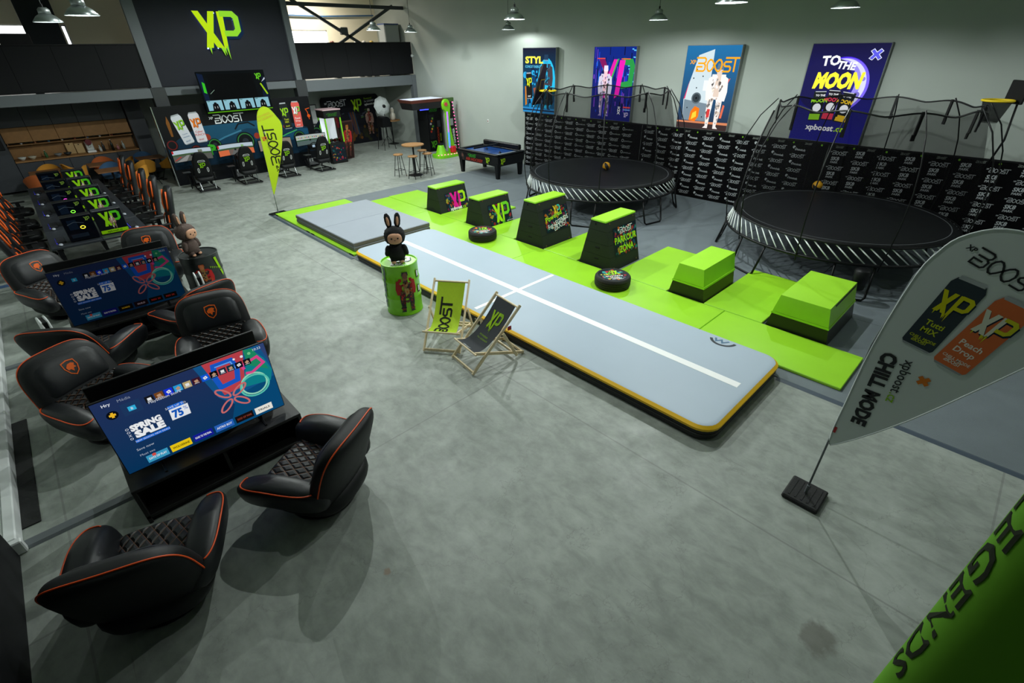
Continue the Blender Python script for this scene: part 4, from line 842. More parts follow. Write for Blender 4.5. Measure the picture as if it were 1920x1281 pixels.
for sx in (-1, 1):
    for i in range(5):
        y = 12.35 + i * 1.31 - (.2 if sx < 0 else 0); sd = ('wall', 'open')[sx > 0]; nm = ('nearest', 'second', 'third', 'fourth', 'farthest')[i]
        k = thing('keyboard', '%s keyboard on the %s side of the gaming desk' % (nm, sd), 'keyboard', (.48 + sx * .6, y + .28, .75), 0, 'keyboards on the gaming desk')
        MB().box(-.07, .07, -.21, .21, 0, .018, .005).build('case', M_black, k); MB().box(-.06, .06, -.2, .2, .018, .024, .002).build('keys', mat('dark_keys', (30, 32, 38), .5), k); MB().box(-.071, -.06, -.21, .21, .004, .012).build('glow_strip', mat('keyboard_glow', (60, 60, 255), emit=1.5), k)
        mo = thing('mouse', '%s glowing mouse on the %s side of the gaming desk' % (nm, sd), 'mouse', (.48 + sx * .62, y - .1, .75), 0, 'mice on the gaming desk')
        MB().sq(.032, .06, .02, .8, .8, 14, 8, lambda a, b_, c: (a, b_, c + .02)).build('shell', mat('mouse_shell', (170, 176, 186), .3), mo, True); MB().box(-.004, .004, .03, .05, .036, .042, .002).build('wheel', M_black, mo)
# ---------------------------------------------------------------- gaming chairs
M_och = mat('orange_stripe', (236, 96, 24), .5)
def gchair():
    t = thing('gaming_chair', 'x', 'gaming chair')
    me = MB().hull([(-.03, 0, .05), (.03, 0, .05), (.03, 0, .1), (-.03, 0, .1)], [(-.02, .32, .06), (.02, .32, .06), (.02, .32, .08), (-.02, .32, .08)]).mesh('base_arm', M_black)
    mc = MB().cyl((-.025, .31, .03), (.025, .31, .03), .03, 12).mesh('caster', M_black)
    for i in range(5):
        o = inst('base_arm', me, t); o.rotation_euler.z = 2 * PI * i / 5; c = inst('caster', mc, o)
    MB().cyl((0, 0, .08), (0, 0, .42), .03, 12).build('gas_lift', M_blackm, t)
    MB().sq(.27, .27, .07, .5, .4, 24, 10, lambda x, y, z: (x, y, z + .48 + .25 * max(0, abs(x) - .18))).build('seat', M_lea, t, True)
    bf = lambda x, y, z: (x * (1 - .25 * max(0, z / .42) + .05 * math.sin(z * 9)), -.26 + y - .22 * z + .5 * x * x, .93 + z)
    bk = MB().sq(.28, .06, .44, .35, .5, 28, 20, bf).build('backrest', M_lea, t, True)
    for s in (-1, 1):
        MB().tube([bf(s * .2, .072, .36), bf(s * .22, .072, .2), bf(s * .225, .072, .06), bf(s * .15, .074, -.04)], .016, 6, sq=.4).build('stripe', M_och, bk, True)
        MB().tube([bf(s * .16, .076, -.12), bf(s * .24, .07, -.2), bf(s * .24, .07, -.36)], .013, 6, sq=.4).build('stripe', M_och, bk, True)
        a = MB().box(s * .32 - .04, s * .32 + .04, -.12, .16, .66, .69, .012).build('armrest', M_black, t); MB().box(s * .3 - .015, s * .3 + .015, -.03, .05, .44, .67).build('arm_post', M_black, a)
    MB().sq(.13, .035, .08, .6, .5, 16, 10, lambda x, y, z: bf(x, y + .06, z + .28)).build('head_pillow', M_leb, t, True)
    return t
gc = gchair(); n = 0
for sx, x, rz, ysl in ((-1, -.62, -PI / 2, (12.15, 13.3, 14.35, 15.5, 16.9)), (1, 1.6, PI / 2, (12.7, 14.1, 15.3, 16.7, 17.85))):
    for i, y in enumerate(ysl):
        nm = ('nearest', 'second', 'third', 'fourth', 'farthest')[i]
        place(gc, n, (x, y, 0), rz + (.12 * math.sin(3 * i)), nm + ' black and orange gaming chair on the ' + ('wall' if sx < 0 else 'open floor') + ' side of the desk', 'gaming chairs along the desk'); n += 1
# ---------------------------------------------------------------- barrels and plush rabbits
def barrel(x, y, m, label, art, lid):
    t = thing('barrel', label, 'barrel', (x, y, 0), 0, 'steel drums used as stands'); r = .292; pf = [(r - .01, 0), (r + .006, .004), (r + .006, .02), (r, .03)]
    for zc in (.3, .59): pf += [(r, zc - .03), (r + .01, zc - .008), (r + .01, zc + .008), (r, zc + .03)]
    pf += [(r, .85), (r + .006, .86), (r + .006, .876), (r - .004, .88), (r - .012, .876), (r - .014, .862), (0, .862)]
    MB().lathe(pf, 48).build('drum', m, t, ang=50)
    MB().cyl((.0, .2, .862), (.0, .2, .868), .03, 14).build('bung_cap', m, t)
    ph = math.atan2(-y, -x); wr = lambda cx: (lambda a, b_, c: ((r + .012 + c) * math.cos(ph + cx + a / r), (r + .012 + c) * math.sin(ph + cx + a / r), b_))
    cs_ = [Canvas(), Canvas()]; art(*cs_)
    # finer strips so that the prints follow the round wall
    cs_[0].build('printed_figure', t, fn=wr(0), rough=.4); cs_[1].build('sticker', t, fn=wr(0), rough=.4)
    if lid:
        c2 = Canvas(); c2.xp(0, 0, .3, (235, 238, 235), 1, (225, 228, 232), (40, 50, 60), drip=False); c2.boost(-.14, -.24, .07, (235, 238, 235), 1); c2.build('lid_print', t, T(0, 0, .864) @ Rz(ph + PI / 2), rough=.4)
def bart1(cv, c2):
    x = .055; cv.person(x, .08, .7, (170, 46, 44), (56, 50, 58), (120, 84, 70), 1, (60, 60, 64), (140, 106, 70), 1.25); cv.poly([(x - .09, .44), (x + .09, .44), (x + .1, .3), (x, .24), (x - .1, .3)], (92, 70, 56), 2); cv.rect(x + .0, .42, x + .08, .46, (170, 90, 40), 3); cv.poly([(x - .03, .5), (x + .03, .5), (x + .04, .4), (x - .02, .38)], (170, 140, 90), 3)
    for s in (-1, 1): cv.rect(x + s * .075 - .03, .115, x + s * .075 + .03, .15, (120, 60, 48), 3)
    for z in (.36, .62): c2.rect(.27, z, .32, z + .13, (30, 40, 44), 1); c2.rect(.275, z + .025, .315, z + .12, (222, 226, 228), 2)
    for k in range(7): c2.rect(-.38 + .012 * k, .12 + .1 * k, -.34 + .012 * k, .24 + .1 * k, (110, 122, 126), 1, .15)
def bart2(cv, c2):
    x = -.02; cv.person(x, .2, .56, (190, 40, 40), (60, 46, 50), (190, 110, 70), 1, (170, 80, 40), (150, 110, 60), 1.3); cv.rect(x - .01, .46, x + .1, .5, (190, 90, 40), 3)
    for k in range(5): c2.stroke([(.1 + .03 * k, .7 - .012 * k), (.115 + .03 * k, .685 - .012 * k), (.1 + .03 * k, .67 - .012 * k)], .008, (150, 200, 40), 1)
    c2.poly([(.2, .82), (.25, .82), (.32, .5), (.29, .46)], (160, 215, 20), 1)
barrel(3.73, 6.57, M_limes, 'lime green steel barrel with a printed man beside the air track', bart1, True)
barrel(1.5, 9.36, mat('black_painted_steel', (30, 36, 36), .4), 'black steel barrel with a printed man behind the lounge chairs', bart2, False)
def plush(x, y, z, rz, fur, ink, label, tilt, sc=1.0, furm=None):
    t = thing('plush_toy', label, 'plush toy', (x, y, z), rz, 'plush rabbits on barrels'); M = furm; rnd = random.Random(5)
    jit = lambda f, k=.006: (lambda a, b_, c: tuple(v + rnd.uniform(-k, k) for v in f(a, b_, c)))
    S_ = Matrix.Scale(sc, 4)
    MB().sq(.10, .085, .13, .9, .9, 26, 18, jit(lambda a, b_, c: (a * (1.15 - c), b_ * (1.1 - c), c + .145)), S_).build('body', M, t, True)
    HD = S_ @ T(0, 0, .36) @ Rx(tilt)
    hd = MB().sq(.135, .12, .12, .85, .85, 30, 20, jit(lambda a, b_, c: (a, b_, c)), HD).build('head', M, t, True)
    MB().sq(.092, .03, .072, .8, .9, 22, 12, lambda a, b_, c: (a, b_ + .105, c - .015), HD).build('face', ink, hd, True)
    for s in (-1, 1):
        MB().sq(.042, .03, .1, .9, .9, 16, 12, jit(lambda a, b_, c: (a + s * (.06 + .1 * c), b_ - .02, c + .19), .004), HD).build('ear', M, hd, True)
        MB().sq(.018, .008, .06, .9, .9, 10, 8, lambda a, b_, c: (a + s * (.06 + .1 * c), b_ + .012, c + .19), HD).build('inner_ear', ink, hd, True)
        MB().sq(.011, .006, .011, 1, 1, 12, 8, lambda a, b_, c: (a + s * .04, b_ + .134, c - .005), HD).build('eye', M_black, hd, True)
        MB().sq(.035, .035, .075, .9, .9, 14, 10, jit(lambda a, b_, c: (a + s * (.115 - .2 * c), b_ + .03, c + .17), .004), S_).build('arm', M, t, True)
        MB().sq(.04, .055, .045, .9, .9, 14, 10, jit(lambda a, b_, c: (a + s * .055, b_ + .03, c + .045), .004), S_).build('leg', M, t, True)
        MB().sq(.03, .02, .02, .9, .9, 12, 8, lambda a, b_, c: (a + s * .055, b_ + .075, c + .02), S_).build('foot_pad', ink, t, True)
    MB().sq(.009, .006, .006, 1, 1, 8, 6, lambda a, b_, c: (a, b_ + .137, c - .03), HD).build('nose', mat('plush_nose', (90, 50, 40)), hd, True)
    return t
M_skin = mat('plush_face', (214, 160, 128), .6)
plush(3.715, 6.56, .865, math.atan2(-6.5, -3.9) - PI / 2, None, M_skin, 'black plush rabbit standing on the lime barrel', .05, 1.2, mat('black_fur', (10, 10, 12), .9, bump=.8, bscale=90))
plush(1.43, 9.33, .865, math.atan2(-3.0, 1.0) - PI / 2 + .25, None, M_skin, 'brown plush rabbit sitting on the black barrel', -.05, 1.12, mat('brown_fur', (92, 76, 70), .9, bump=.8, bscale=90))
# ---------------------------------------------------------------- deck chairs
def deckchair(x, y, rz, cloth, label, art):
    t = thing('deck_chair', label, 'deck chair', (x, y, 0), rz, 'folding wooden deck chairs'); w = .27
    bar = lambda p, q, a, c: MB().box(0, (Vector(q) - Vector(p)).length, -a, a, -c, c, .004, frame(p, Vector(q) - Vector(p), (1, 0, 0) if abs((Vector(q) - Vector(p)).normalized().x) < .9 else (0, 1, 0)))
    TOP, FR = (.82, .82), (.07, .31)
    for s in (-1, 1):
        bar((s * w, 0, .02), (s * w, TOP[0], TOP[1]), .012, .022).build('long_rail', M_wood, t)
        bar((s * (w - .035), FR[0], FR[1]), (s * (w - .035), .9, .02), .012, .022).build('seat_rail', M_wood, t)
        bar((s * (w + .03), .5, .5), (s * (w + .03), .73, .06), .011, .02).build('prop_rail', M_wood, t)
    for nm, y_, z_, ww in (('front_bar', .02, .04, w), ('rear_bar', .88, .03, w - .03), ('prop_bar', .73, .07, w + .03)): bar((-ww, y_, z_), (ww, y_, z_), .011, .02).build(nm, M_wood, t)
    for nm, (y_, z_) in (('top_dowel', (.79, .79)), ('seat_dowel', FR)): MB().cyl((-w - .01, y_, z_), (w + .01, y_, z_), .014, 12).build(nm, M_wood, t)
    A, B, K = Vector((0, .79, .80)), Vector((0, .07, .325)), Vector((0, .32, .17)); fw = .215
    cu = lambda s_: B * (1 - s_) ** 2 + K * 2 * s_ * (1 - s_) + A * s_ * s_
    def cs(u, v): p = cu(v); return (((u - .5) * 2 * fw) * (1 - .06 * math.sin(PI * v)), p.y, p.z - .012 * math.sin(PI * u) * math.sin(PI * v))
    b = MB(); b.grid(cs, 10, 24); sl = b.build('sling', cloth, t, True)
    cv = Canvas(); art(cv)          # x -.2 .. .2 , y 0 .. 1 along the cloth
    def wr(a, b_, c):
        v = min(1, max(0, b_)); p = Vector(cs(a / (2 * fw) + .5, v)); q = Vector(cs(a / (2 * fw) + .5, min(1, v + .02))); d = (q - p); d = d.normalized() if d.length > 0 else Vector((0, .7, .7)); return tuple(p + Vector((0, -d.z, d.y)) * (.003 + c))
    # the cloth is seen from the front, so the print is mirrored into its own frame
    cv.build('sling_print', sl, fn=wr, rough=.7)
    return t
def dart1(cv):
    cv.boost(.06, .12, .18, (28, 32, 24), 1, PI / 2, False, .16); cv.v = [(a, .12 + (b_ - .12) * 1.05, c) for a, b_, c in cv.v]; cv.text('XP', .08, .06, .04, (28, 32, 24), 1, PI / 2, .03)
def dart2(cv):
    cv.xp(0, .76, .21, (150, 190, 20), 1, (130, 170, 30)); cv.text('POWERED', -.1, .5, .03, (140, 180, 20), 1, 0, .0, al='l'); cv.text('For LEGENDS', -.1, .44, .03, (140, 180, 20), 1, 0, 0, al='l'); cv.boost(-.08, .04, .045, (215, 220, 222), 1)
deckchair(3.3, 4.97, -.93, mat('lime_canvas', (176, 208, 32), .8, noise=.04, nscale=40), 'lime green deck chair with a dark word mark', dart1)
dc = deckchair(3.29, 4.48, -1.70, mat('black_canvas', (40, 44, 50), .8, noise=.06, nscale=40), 'black deck chair with two green printed letters', dart2)
MB().box(.27, .275, .6, .66, .5, .56).build('red_tag', mat('red_tag', (170, 24, 34), .6), dc)
# ---------------------------------------------------------------- teardrop flags
def flag(name, label, org, ax, outline, pole, mfab, art, base=None, bend=.03, n=None, bm=None):
    t = thing(name, label, 'flag', (org[0], org[1], org[2]), 0, 'teardrop advertising flags'); a = Vector((ax[0], ax[1], 0)).normalized(); nr = Vector((-a.y, a.x, 0)); nr = -nr if nr.dot(Vector((-org[0], -org[1], 0))) < 0 else nr
    W3 = lambda u, z, d=0: tuple(a * u + Vector((0, 0, z)) + nr * (d + bend * math.sin(4.0 * u + 1.7 * z)))
    b = MB(); m = len(outline); cu, cz = sum(p[0] for p in outline) / m, sum(p[1] for p in outline) / m; R_ = 8
    vs = [W3(cu, cz)]; fs = []
    for k in range(1, R_ + 1): vs += [W3(cu + (p[0] - cu) * k / R_, cz + (p[1] - cz) * k / R_) for p in outline]
    for i in range(m):
        j = (i + 1) % m; fs.append((0, 1 + i, 1 + j)); fs += [(1 + (k - 1) * m + i, 1 + k * m + i, 1 + k * m + j, 1 + (k - 1) * m + j) for k in range(1, R_)]
    b.add(vs, fs); cl = b.build('cloth', mfab, t, True)
    MB().tube([W3(u, z, -.008) for u, z in pole], .009, 8).build('pole', M_steel, t, True)
    MB().tube([W3(p[0], p[1]) for p in outline], .006, 6, True).build('hem', mfab, t, True)
    cv = Canvas(); art(cv); cv.build('print', cl, fn=lambda x_, y_, z_: W3(x_, y_, .003 + z_), rough=.7)
    if base:
        w, d, h, rz = base; o = MB().box(-w, w, -d, d, 0, h, .012).build('base_plate', bm or M_tyre, t); o.rotation_euler.z = rz
        for k in range(5): q = MB().box(-w + .04, w - .04, -d + .05 + k * (2 * d - .1) / 4 - .008, -d + .05 + k * (2 * d - .1) / 4 + .008, h, h + .004).build('base_rib', bm or M_tyre, o)
        MB().cyl((0, 0, h), (0, 0, h + .1), .014, 10).build('pole_socket', M_steel, t)
    return t
def smooth(p, k=3):
    out = []; n = len(p)
    for i in range(n):
        P0, P1, P2, P3 = [Vector(p[(i + d) % n]) for d in (-1, 0, 1, 2)]
        for s in range(k):
            u = s / k; out.append(tuple(.5 * ((2 * P1) + (P2 - P0) * u + (2 * P0 - 5 * P1 + 4 * P2 - P3) * u * u + (3 * P1 - P0 - 3 * P2 + P3) * u ** 3)))
    return out
oR = smooth([(.0, .76), (.0, 1.2), (.01, 1.75), (.07, 2.36), (.13, 2.56), (.2, 2.68), (.34, 2.77), (.5, 2.78), (.66, 2.72), (.82, 2.58), (.93, 2.38), (.95, 2.2), (.82, 1.93), (.42, 1.22), (.07, .74)])
def fartR(cv):
    cv.can(.25, 1.84, .6, (48, 58, 66), (214, 208, 20), -.21, 1, ('Tutti', 'MIX', 'CHILL MODE'), (190, 200, 40)); cv.can(.47, 1.76, .62, (216, 110, 62), (222, 222, 205), -.27, 4.5, ('Peach', 'Drop', 'CHILL MODE'), (235, 225, 215), (210, 205, 40))
    cv.text('CHILL MODE', .09, 1.375, .1, (44, 46, 48), 1, -PI / 2, .05, wide=.72); cv.text('xpboost', .235, 1.575, .07, (50, 54, 56), 1, -PI / 2, .01, wide=.3); cv.text('.cz', .235, 1.37, .07, (140, 190, 30), 1, -PI / 2, .01, wide=.09)
    cv.stroke([(.36, 1.57), (.42, 1.63)], .03, (214, 120, 40), 1, ); cv.stroke([(.36, 1.63), (.42, 1.57)], .03, (214, 120, 40), 1.1); cv.boost(.30, 2.54, .11, (40, 42, 44), 1, -.38)
fr = flag('teardrop_flag', 'white teardrop flag with two printed cans near the mats', (4.26, .35, 0), (0, -1), oR, [(0, 0), (.0, 1.0), (.0, 1.75), (.065, 2.36), (.125, 2.56)], mat('white_flag_cloth', (205, 212, 212), .8), fartR, (.17, .16, .05, .0), .0)
MB().box(-.004, .004, -.02, .0, .84, .9).build('red_tag', mat('red_tag', (170, 24, 34), .6), fr)
oL = smooth([(.01, .56), (.03, 1.1), (.05, 1.7), (.06, 2.16), (.12, 2.46), (.2, 2.58), (.3, 2.63), (.42, 2.58), (.54, 2.4), (.62, 2.18), (.5, 1.7), (.28, 1.1), (.06, .6)])
def fartL(cv):
    cv.boost(.43, 1.28, .25, (34, 38, 20), 1, PI / 2 + .02, False, .13); cv.text('XP', .33, 1.16, .09, (34, 38, 20), 1, PI / 2, .03); cv.text('xpboost', .22, 1.75, .06, (50, 56, 20), 1, PI / 2 + .06); cv.text('.cz', .2, 2.03, .06, (225, 230, 220), 1, PI / 2 + .06); cv.xp(.14, 1.9, .1, (200, 60, 50), 1, drip=False); cv.text('POWERED', .27, 2.42, .05, (200, 160, 60), 1, .3); cv.text('For LEGENDS', .29, 2.35, .05, (200, 160, 60), 1, .3)
flag('teardrop_flag', 'lime teardrop flag standing at the far corner of the mats', (4.41, 13.86, 0), (.94, -.34), oL, [(0, 0), (.01, .5), (.03, 1.1), (.05, 1.7), (.06, 2.16), (.11, 2.44)], mat('lime_flag_cloth', (178, 204, 8), .7), fartL, (.22, .12, .03, .1), .0, bm=M_black)
# lime flag close to the camera, seen past its rolled pole sleeve
t = thing('teardrop_flag', 'lime green flag cut off in the near corner with the word Legends', 'flag', (1.73, -.34, 0), 0, 'teardrop advertising flags')
vd = Vector((.98, -.19, 0)); rt = Vector((-.19, -.98, 0)); rr = .13
def sec(a_, z):                      # a_ = arc length from the far silhouette of the sleeve
    th = a_ / rr
    if th < PI * .5: p = rt * (rr - rr * math.cos(th)) - vd * (rr * math.sin(th))
    else: p = rt * (rr + (a_ - rr * PI * .5)) - vd * (rr - .0 * (a_ - rr * PI * .5))
    return (p.x, p.y, z)
b = MB(); b.grid(lambda u, v: sec(-.08 + 1.0 * u * (1 - .75 * max(0, .35 - v) / .35), .55 + 2.55 * v), 40, 24); cl = b.build('cloth', mat('lime_banner_cloth', (88, 148, 4), .9), t, True)
cv = Canvas(); cv.eps = .0006; cv.text('LEGENDS', .035, 2.245, .085, (30, 36, 20), 1, -PI / 2, .015, wide=.98)
def wrl(x_, y_, z_):
    p = Vector(sec(x_, y_)); q = Vector(sec(x_ + .005, y_)); d = q - p; nn = Vector((d.y, -d.x, 0)).normalized(); nn = -nn if nn.dot(vd) > 0 else nn; return tuple(p + nn * .003)
cv.build('lettering', cl, fn=wrl, rough=.8)
MB().cyl(tuple(rt * .1 + vd * .02), tuple(rt * .1 + vd * .02 + Vector((0, 0, 3.1))), .012, 8).build('pole', M_steel, t); MB().box(-.05, .25, -.35, .05, 0, .05, .01).build('base_plate', M_tyre, t)
# ---------------------------------------------------------------- racing simulator wall
t = thing('simulator_wall', 'black and blue printed partition wall with racing cars and cans behind the simulators', 'partition', (3.34, 19.5, 0)); w, h = 4.98, 2.37
MB().box(0, w, 0, .1, 0, h, .004).build('wall_panel', mat('partition_black', (14, 16, 20), .5), t); MB().box(-.03, 0, -.03, .11, 0, h + .02, .004).build('edge_profile', M_chrome, t)
cv = Canvas(w, h, (9, 10, 14))
cv.poly([(.05, .1), (w, .1), (w, 1.25), (3.6, 1.75), (1.2, 1.72), (.6, 1.5), (.05, 1.2)], (14, 44, 66), .5); cv.poly([(1.1, 1.72), (3.7, 1.74), (3.6, 1.35), (1.3, 1.1)], (24, 76, 104), .8)
def car(x, y, s, c, c2):
    q = lambda pts: [(x + a * s, y + b_ * s) for a, b_ in pts]
    cv.poly(q([(-1.0, .1), (-.5, .28), (0, .42), (.5, .55), (.9, .5), (1.3, .45), (1.5, .3), (1.5, .1), (.2, .05), (-.9, .02)]), c, 2); cv.stroke(q([(-.9, .12), (-.3, .34), (.3, .5)]), .05 * s, c2, 2.5); cv.stroke(q([(.1, .55), (.25, .72), (.6, .74), (.8, .6)]), .05 * s, (10, 14, 20), 2.5); cv.poly(q([(1.2, .45), (1.6, .85), (1.7, .85), (1.5, .4)]), (10, 20, 30), 2.3)
    for wx, wy, r in ((-.7, .12, .22), (.35, .12, .32), (1.35, .22, .3)): cv.disc(x + wx * s, y + wy * s, r * s, (12, 16, 20), 3, 24); cv.stroke([(x + wx * s + r * .82 * s * math.cos(a), y + wy * s + r * .82 * s * math.sin(a)) for a in [2 * PI * i / 20 for i in range(20)]], .035 * s, (50, 120, 60), 3.2, True); cv.disc(x + wx * s, y + wy * s, r * .35 * s, (40, 46, 54), 3.3, 12)
car(2.1, 1.0, .95, (16, 58, 84), (60, 120, 150)); car(4.1, .95, .7, (20, 70, 100), (60, 160, 90))
for x, y, r in ((1.28, 1.38, .1), (3.55, 1.5, .06), (3.9, 1.45, .06), (2.85, 1.25, .1)): cv.disc(x, y, r, (150, 52, 36), 2.6, 12)
for x, y in ((.2, 1.25), (.35, .95), (.85, 1.02)): cv.disc(x, y, .17, (20, 22, 26), 3, 20); cv.stroke([(x + .13 * math.cos(a), y + .13 * math.sin(a)) for a in [2 * PI * i / 16 for i in range(16)]], .03, (110, 30, 30), 3.2, True)
cv.poly([(.26, 1.5), (.32, 1.5), (.34, 1.9), (.3, 2.1), (.24, 1.9)], (130, 80, 30), 3)
cv.can(.72, 1.24, .9, (214, 216, 224), (140, 200, 30), .2, 6, ('Coconut', 'PARADISE'), (90, 120, 160)); cv.can(1.1, 1.24, .92, (222, 218, 226), (236, 120, 20), .04, 8, ('Cyber', 'PUNCH'), (200, 90, 90))
cv.boost(1.66, 1.76, .25, (235, 238, 240), 6, .0, True, .13); cv.can(4.02, 1.36, .86, (30, 34, 34), (150, 200, 30), .03, 6, ('Tutti', 'MIX'), (190, 200, 40)); cv.can(4.42, 1.36, .88, (220, 92, 84), (238, 238, 240), -.02, 8, ('Peach', 'Drop'), (240, 220, 220), (120, 190, 60)); cv.disc(4.86, 1.72, .06, (210, 80, 20), 6, 10); cv.stroke([(4.86, 1.6), (4.84, 1.85), (4.78, 1.95), (4.94, 1.98)], .025, (210, 80, 20), 6.2); cv.rect(4.72, .9, 4.96, 1.6, (10, 12, 18), 4); cv.rect(.02, .02, w - .02, .5, (12, 15, 20), 5); cv.text('P', 1.32, .84, .3, (60, 170, 40), 6, 0, .06)
cv.build('wall_print', t, frame((0, -.003, 0), (1, 0, 0), (0, 0, 1)), rough=.4)
# large screen above
t = thing('wall_screen', 'big wall screen above the simulators with four small camera pictures', 'screen', M=frame((4.79, 19.2, 2.1), (1, 0, 0), (0, .05, 1))); w, h = 2.08, 1.18
MB().box(0, w, 0, h, -.07, 0, .01).build('cabinet', M_black, t)
cv = Canvas(w, h, (6, 12, 14)); cv.rect(.3, .35, 1.7, 1.1, (3, 5, 6), 1); cv.poly([(.05, .35), (.18, .3), (.18, 1.1), (.02, 1.14)], (14, 30, 60), 1); cv.poly([(.08, .6), (.16, .56), (.17, .85), (.1, .9)], (60, 210, 40), 2); cv.poly([(w - .22, .4), (w - .02, .3), (w - .02, .95), (w - .1, 1.0)], (12, 26, 50), 1); cv.poly([(w - .16, .82), (w - .02, .96), (w - .02, .9)], (210, 220, 235), 2); cv.stroke([(w - .2, .78), (w - .05, .45)], .05, (170, 220, 20), 2); cv.xp(w - .22, 1.0, .16, (110, 220, 40), 2); cv.stroke([(.25, .55), (.4, .66)], .012, (150, 180, 160), 2); cv.rect(0, .0, w, .03, (90, 170, 10), 2)
for k in range(4):
    x = .06 + k * .5; cv.rect(x, .07, x + .45, .36, (150, 205, 220), 2); cv.disc(x + .24, .26, .05, (14, 16, 18), 3, 10); cv.poly([(x + .13, .07), (x + .35, .07), (x + .32, .26), (x + .16, .26)], (14, 16, 18), 3); cv.rect(x + .19, .13, x + .21, .19, (180, 190, 190), 4); cv.rect(x + .27, .13, x + .29, .19, (180, 190, 190), 4); cv.rect(x + .02, .33, x + .1, .345, (40, 90, 60), 4)
cv.build('picture', t, T(0, 0, .001), emit=.8, rough=.2); MB().box(.7, 1.4, .3, .8, -.3, -.07, .01).build('wall_mount', M_blackm, t)
# glowing letters on the feature wall
t = thing('wall_sign', 'two glowing lime letters on the dark wall above the screen', 'sign', (6.12, 20.18, 4.42))
cv = Canvas(); cv.xp(0, 0, 1.0, (196, 236, 20), 1, (150, 225, 50), (16, 40, 70)); cv.v = [(a * 1.1, b_ * 1.0, c) for a, b_, c in cv.v]
body = MB(); halo = MB()
for f in cv.f:
    P = [cv.v[i] for i in f]; c0 = cv.c[f[0]]
    A = sum(P[i][0] * P[(i + 1) % len(P)][1] - P[(i + 1) % len(P)][0] * P[i][1] for i in range(len(P)))
    if A < 0: P = P[::-1]
    body.prism([(p[0], p[1]) for p in P], .03, .075); cx, cy = sum(p[0] for p in P) / len(P), sum(p[1] for p in P) / len(P)
    if c0 == (16, 40, 70): halo.prism([(p[0], p[1]) for p in P], .02, .024)
Mf = frame((0, 0, 0), (1, 0, 0), (0, 0, 1))
body.v = [tuple(Mf @ Vector(p)) for p in body.v]; body.build('letter_body', mat('sign_side', (18, 34, 50), .5), t); halo.v = [tuple(Mf @ Vector((p[0] - .03, p[1] + .03, p[2]))) for p in halo.v]; halo.build('halo_light', mat('halo_led', (150, 180, 255), emit=5), t)
cv.build('letter_face', t, Mf @ T(0, 0, .076), emit=.9)
# ---------------------------------------------------------------- racing simulators
def simulator():
    t = thing('racing_simulator', 'x', 'racing simulator'); tb = lambda p, q, r=.02: MB().cyl(p, q, r, 10)
    for s in (-1, 1): MB().tube([(s * .27, -.1, .05), (s * .27, .5, .05), (s * .24, 1.0, .06), (s * .24, 1.15, .3)], .024, 8).build('base_rail', M_blackm, t, True)
    for y_ in (-.1, .1, .5): tb((-.27, y_, .05), (.27, y_, .05), .02).build('cross_tube', M_blackm, t)
    for s in (-1, 1):
        tb((s * .2, 0, .06), (s * .2, .12, .28), .014).build('slide_strut', M_chrome, t); tb((s * .26, .85, .08), (s * .2, .75, .72), .022).build('wheel_post', M_blackm, t)
    MB().sq(.25, .25, .08, .5, .4, 22, 10, lambda x, y, z: (x, y + .27, z + .36 + .5 * max(0, abs(x) - .17))).build('seat', M_leb, t, True)
    bf = lambda x, y, z: (x * (1 - .62 * max(0, (z - .1) / .4) ** 1.3 * (1 if z > .1 else 0)), .06 + y - .3 * z, .78 + z)
    bk = MB().sq(.25, .075, .42, .35, .5, 28, 22, bf).build('backrest', mat('seat_shell', (13, 14, 16), .5, spec=.25), t, True)
    cv = Canvas(); cv.xp(0, .02, .15, (130, 190, 20), 1, drip=False)
    def ringp(pts): cv.stroke(pts, .016, (196, 198, 198), 1, True)
    ringp([(-.1, .13), (.1, .13), (.09, .165), (.06, .175), (-.06, .175), (-.09, .165)])
    for s in (-1, 1): ringp([(s * .13 - .02, -.17), (s * .13 - .02, -.08), (s * .13, -.055), (s * .13 + .02, -.08), (s * .13 + .02, -.17), (s * .13, -.195)])
    cv.build('back_print', bk, fn=lambda a, b_, c: bf(-a * -1, -.079 - c, b_))
    MB().tube([(.15 * math.cos(a), .68 - .05 * math.sin(a), .8 + .13 * math.sin(a)) for a in [2 * PI * i / 20 for i in range(20)]], .016, 8, True).build('steering_wheel', M_black, t, True)
    MB().box(-.11, .11, .72, .98, .68, .84, .03).build('wheel_motor', M_blackm, t); MB().box(-.05, .05, .66, .7, .76, .84, .01).build('wheel_hub', mat('hub_display', (150, 170, 190), .3, emit=.4), t)
    MB().hull([(-.18, .95, .12), (.18, .95, .12), (.18, 1.05, .1), (-.18, 1.05, .1)], [(-.18, 1.05, .34), (.18, 1.05, .34), (.18, 1.12, .32), (-.18, 1.12, .32)]).build('pedal_plate', M_dsteel, t)
    for k in range(3): MB().box(-.13 + k * .1, -.08 + k * .1, 1.0, 1.02, .2, .34, .005).build('pedal', M_chrome, t)
    MB().box(-.52, -.3, .38, .6, .56, .58, .006).build('side_shelf', M_dsteel, t); tb((-.4, .5, .06), (-.4, .5, .56), .018).build('shelf_post', M_blackm, t); MB().box(.27, .35, .3, .4, .3, .5, .02).build('shifter', M_black, t)
    return t
sp = simulator(); 
SIM = [(3.85, 'first racing simulator from the wall side, showing a track'), (5.18, 'second racing simulator with an orange race screen'), (6.5, 'third racing simulator, half behind the lime flag'), (7.82, 'fourth racing simulator beside the prize cabinet')]
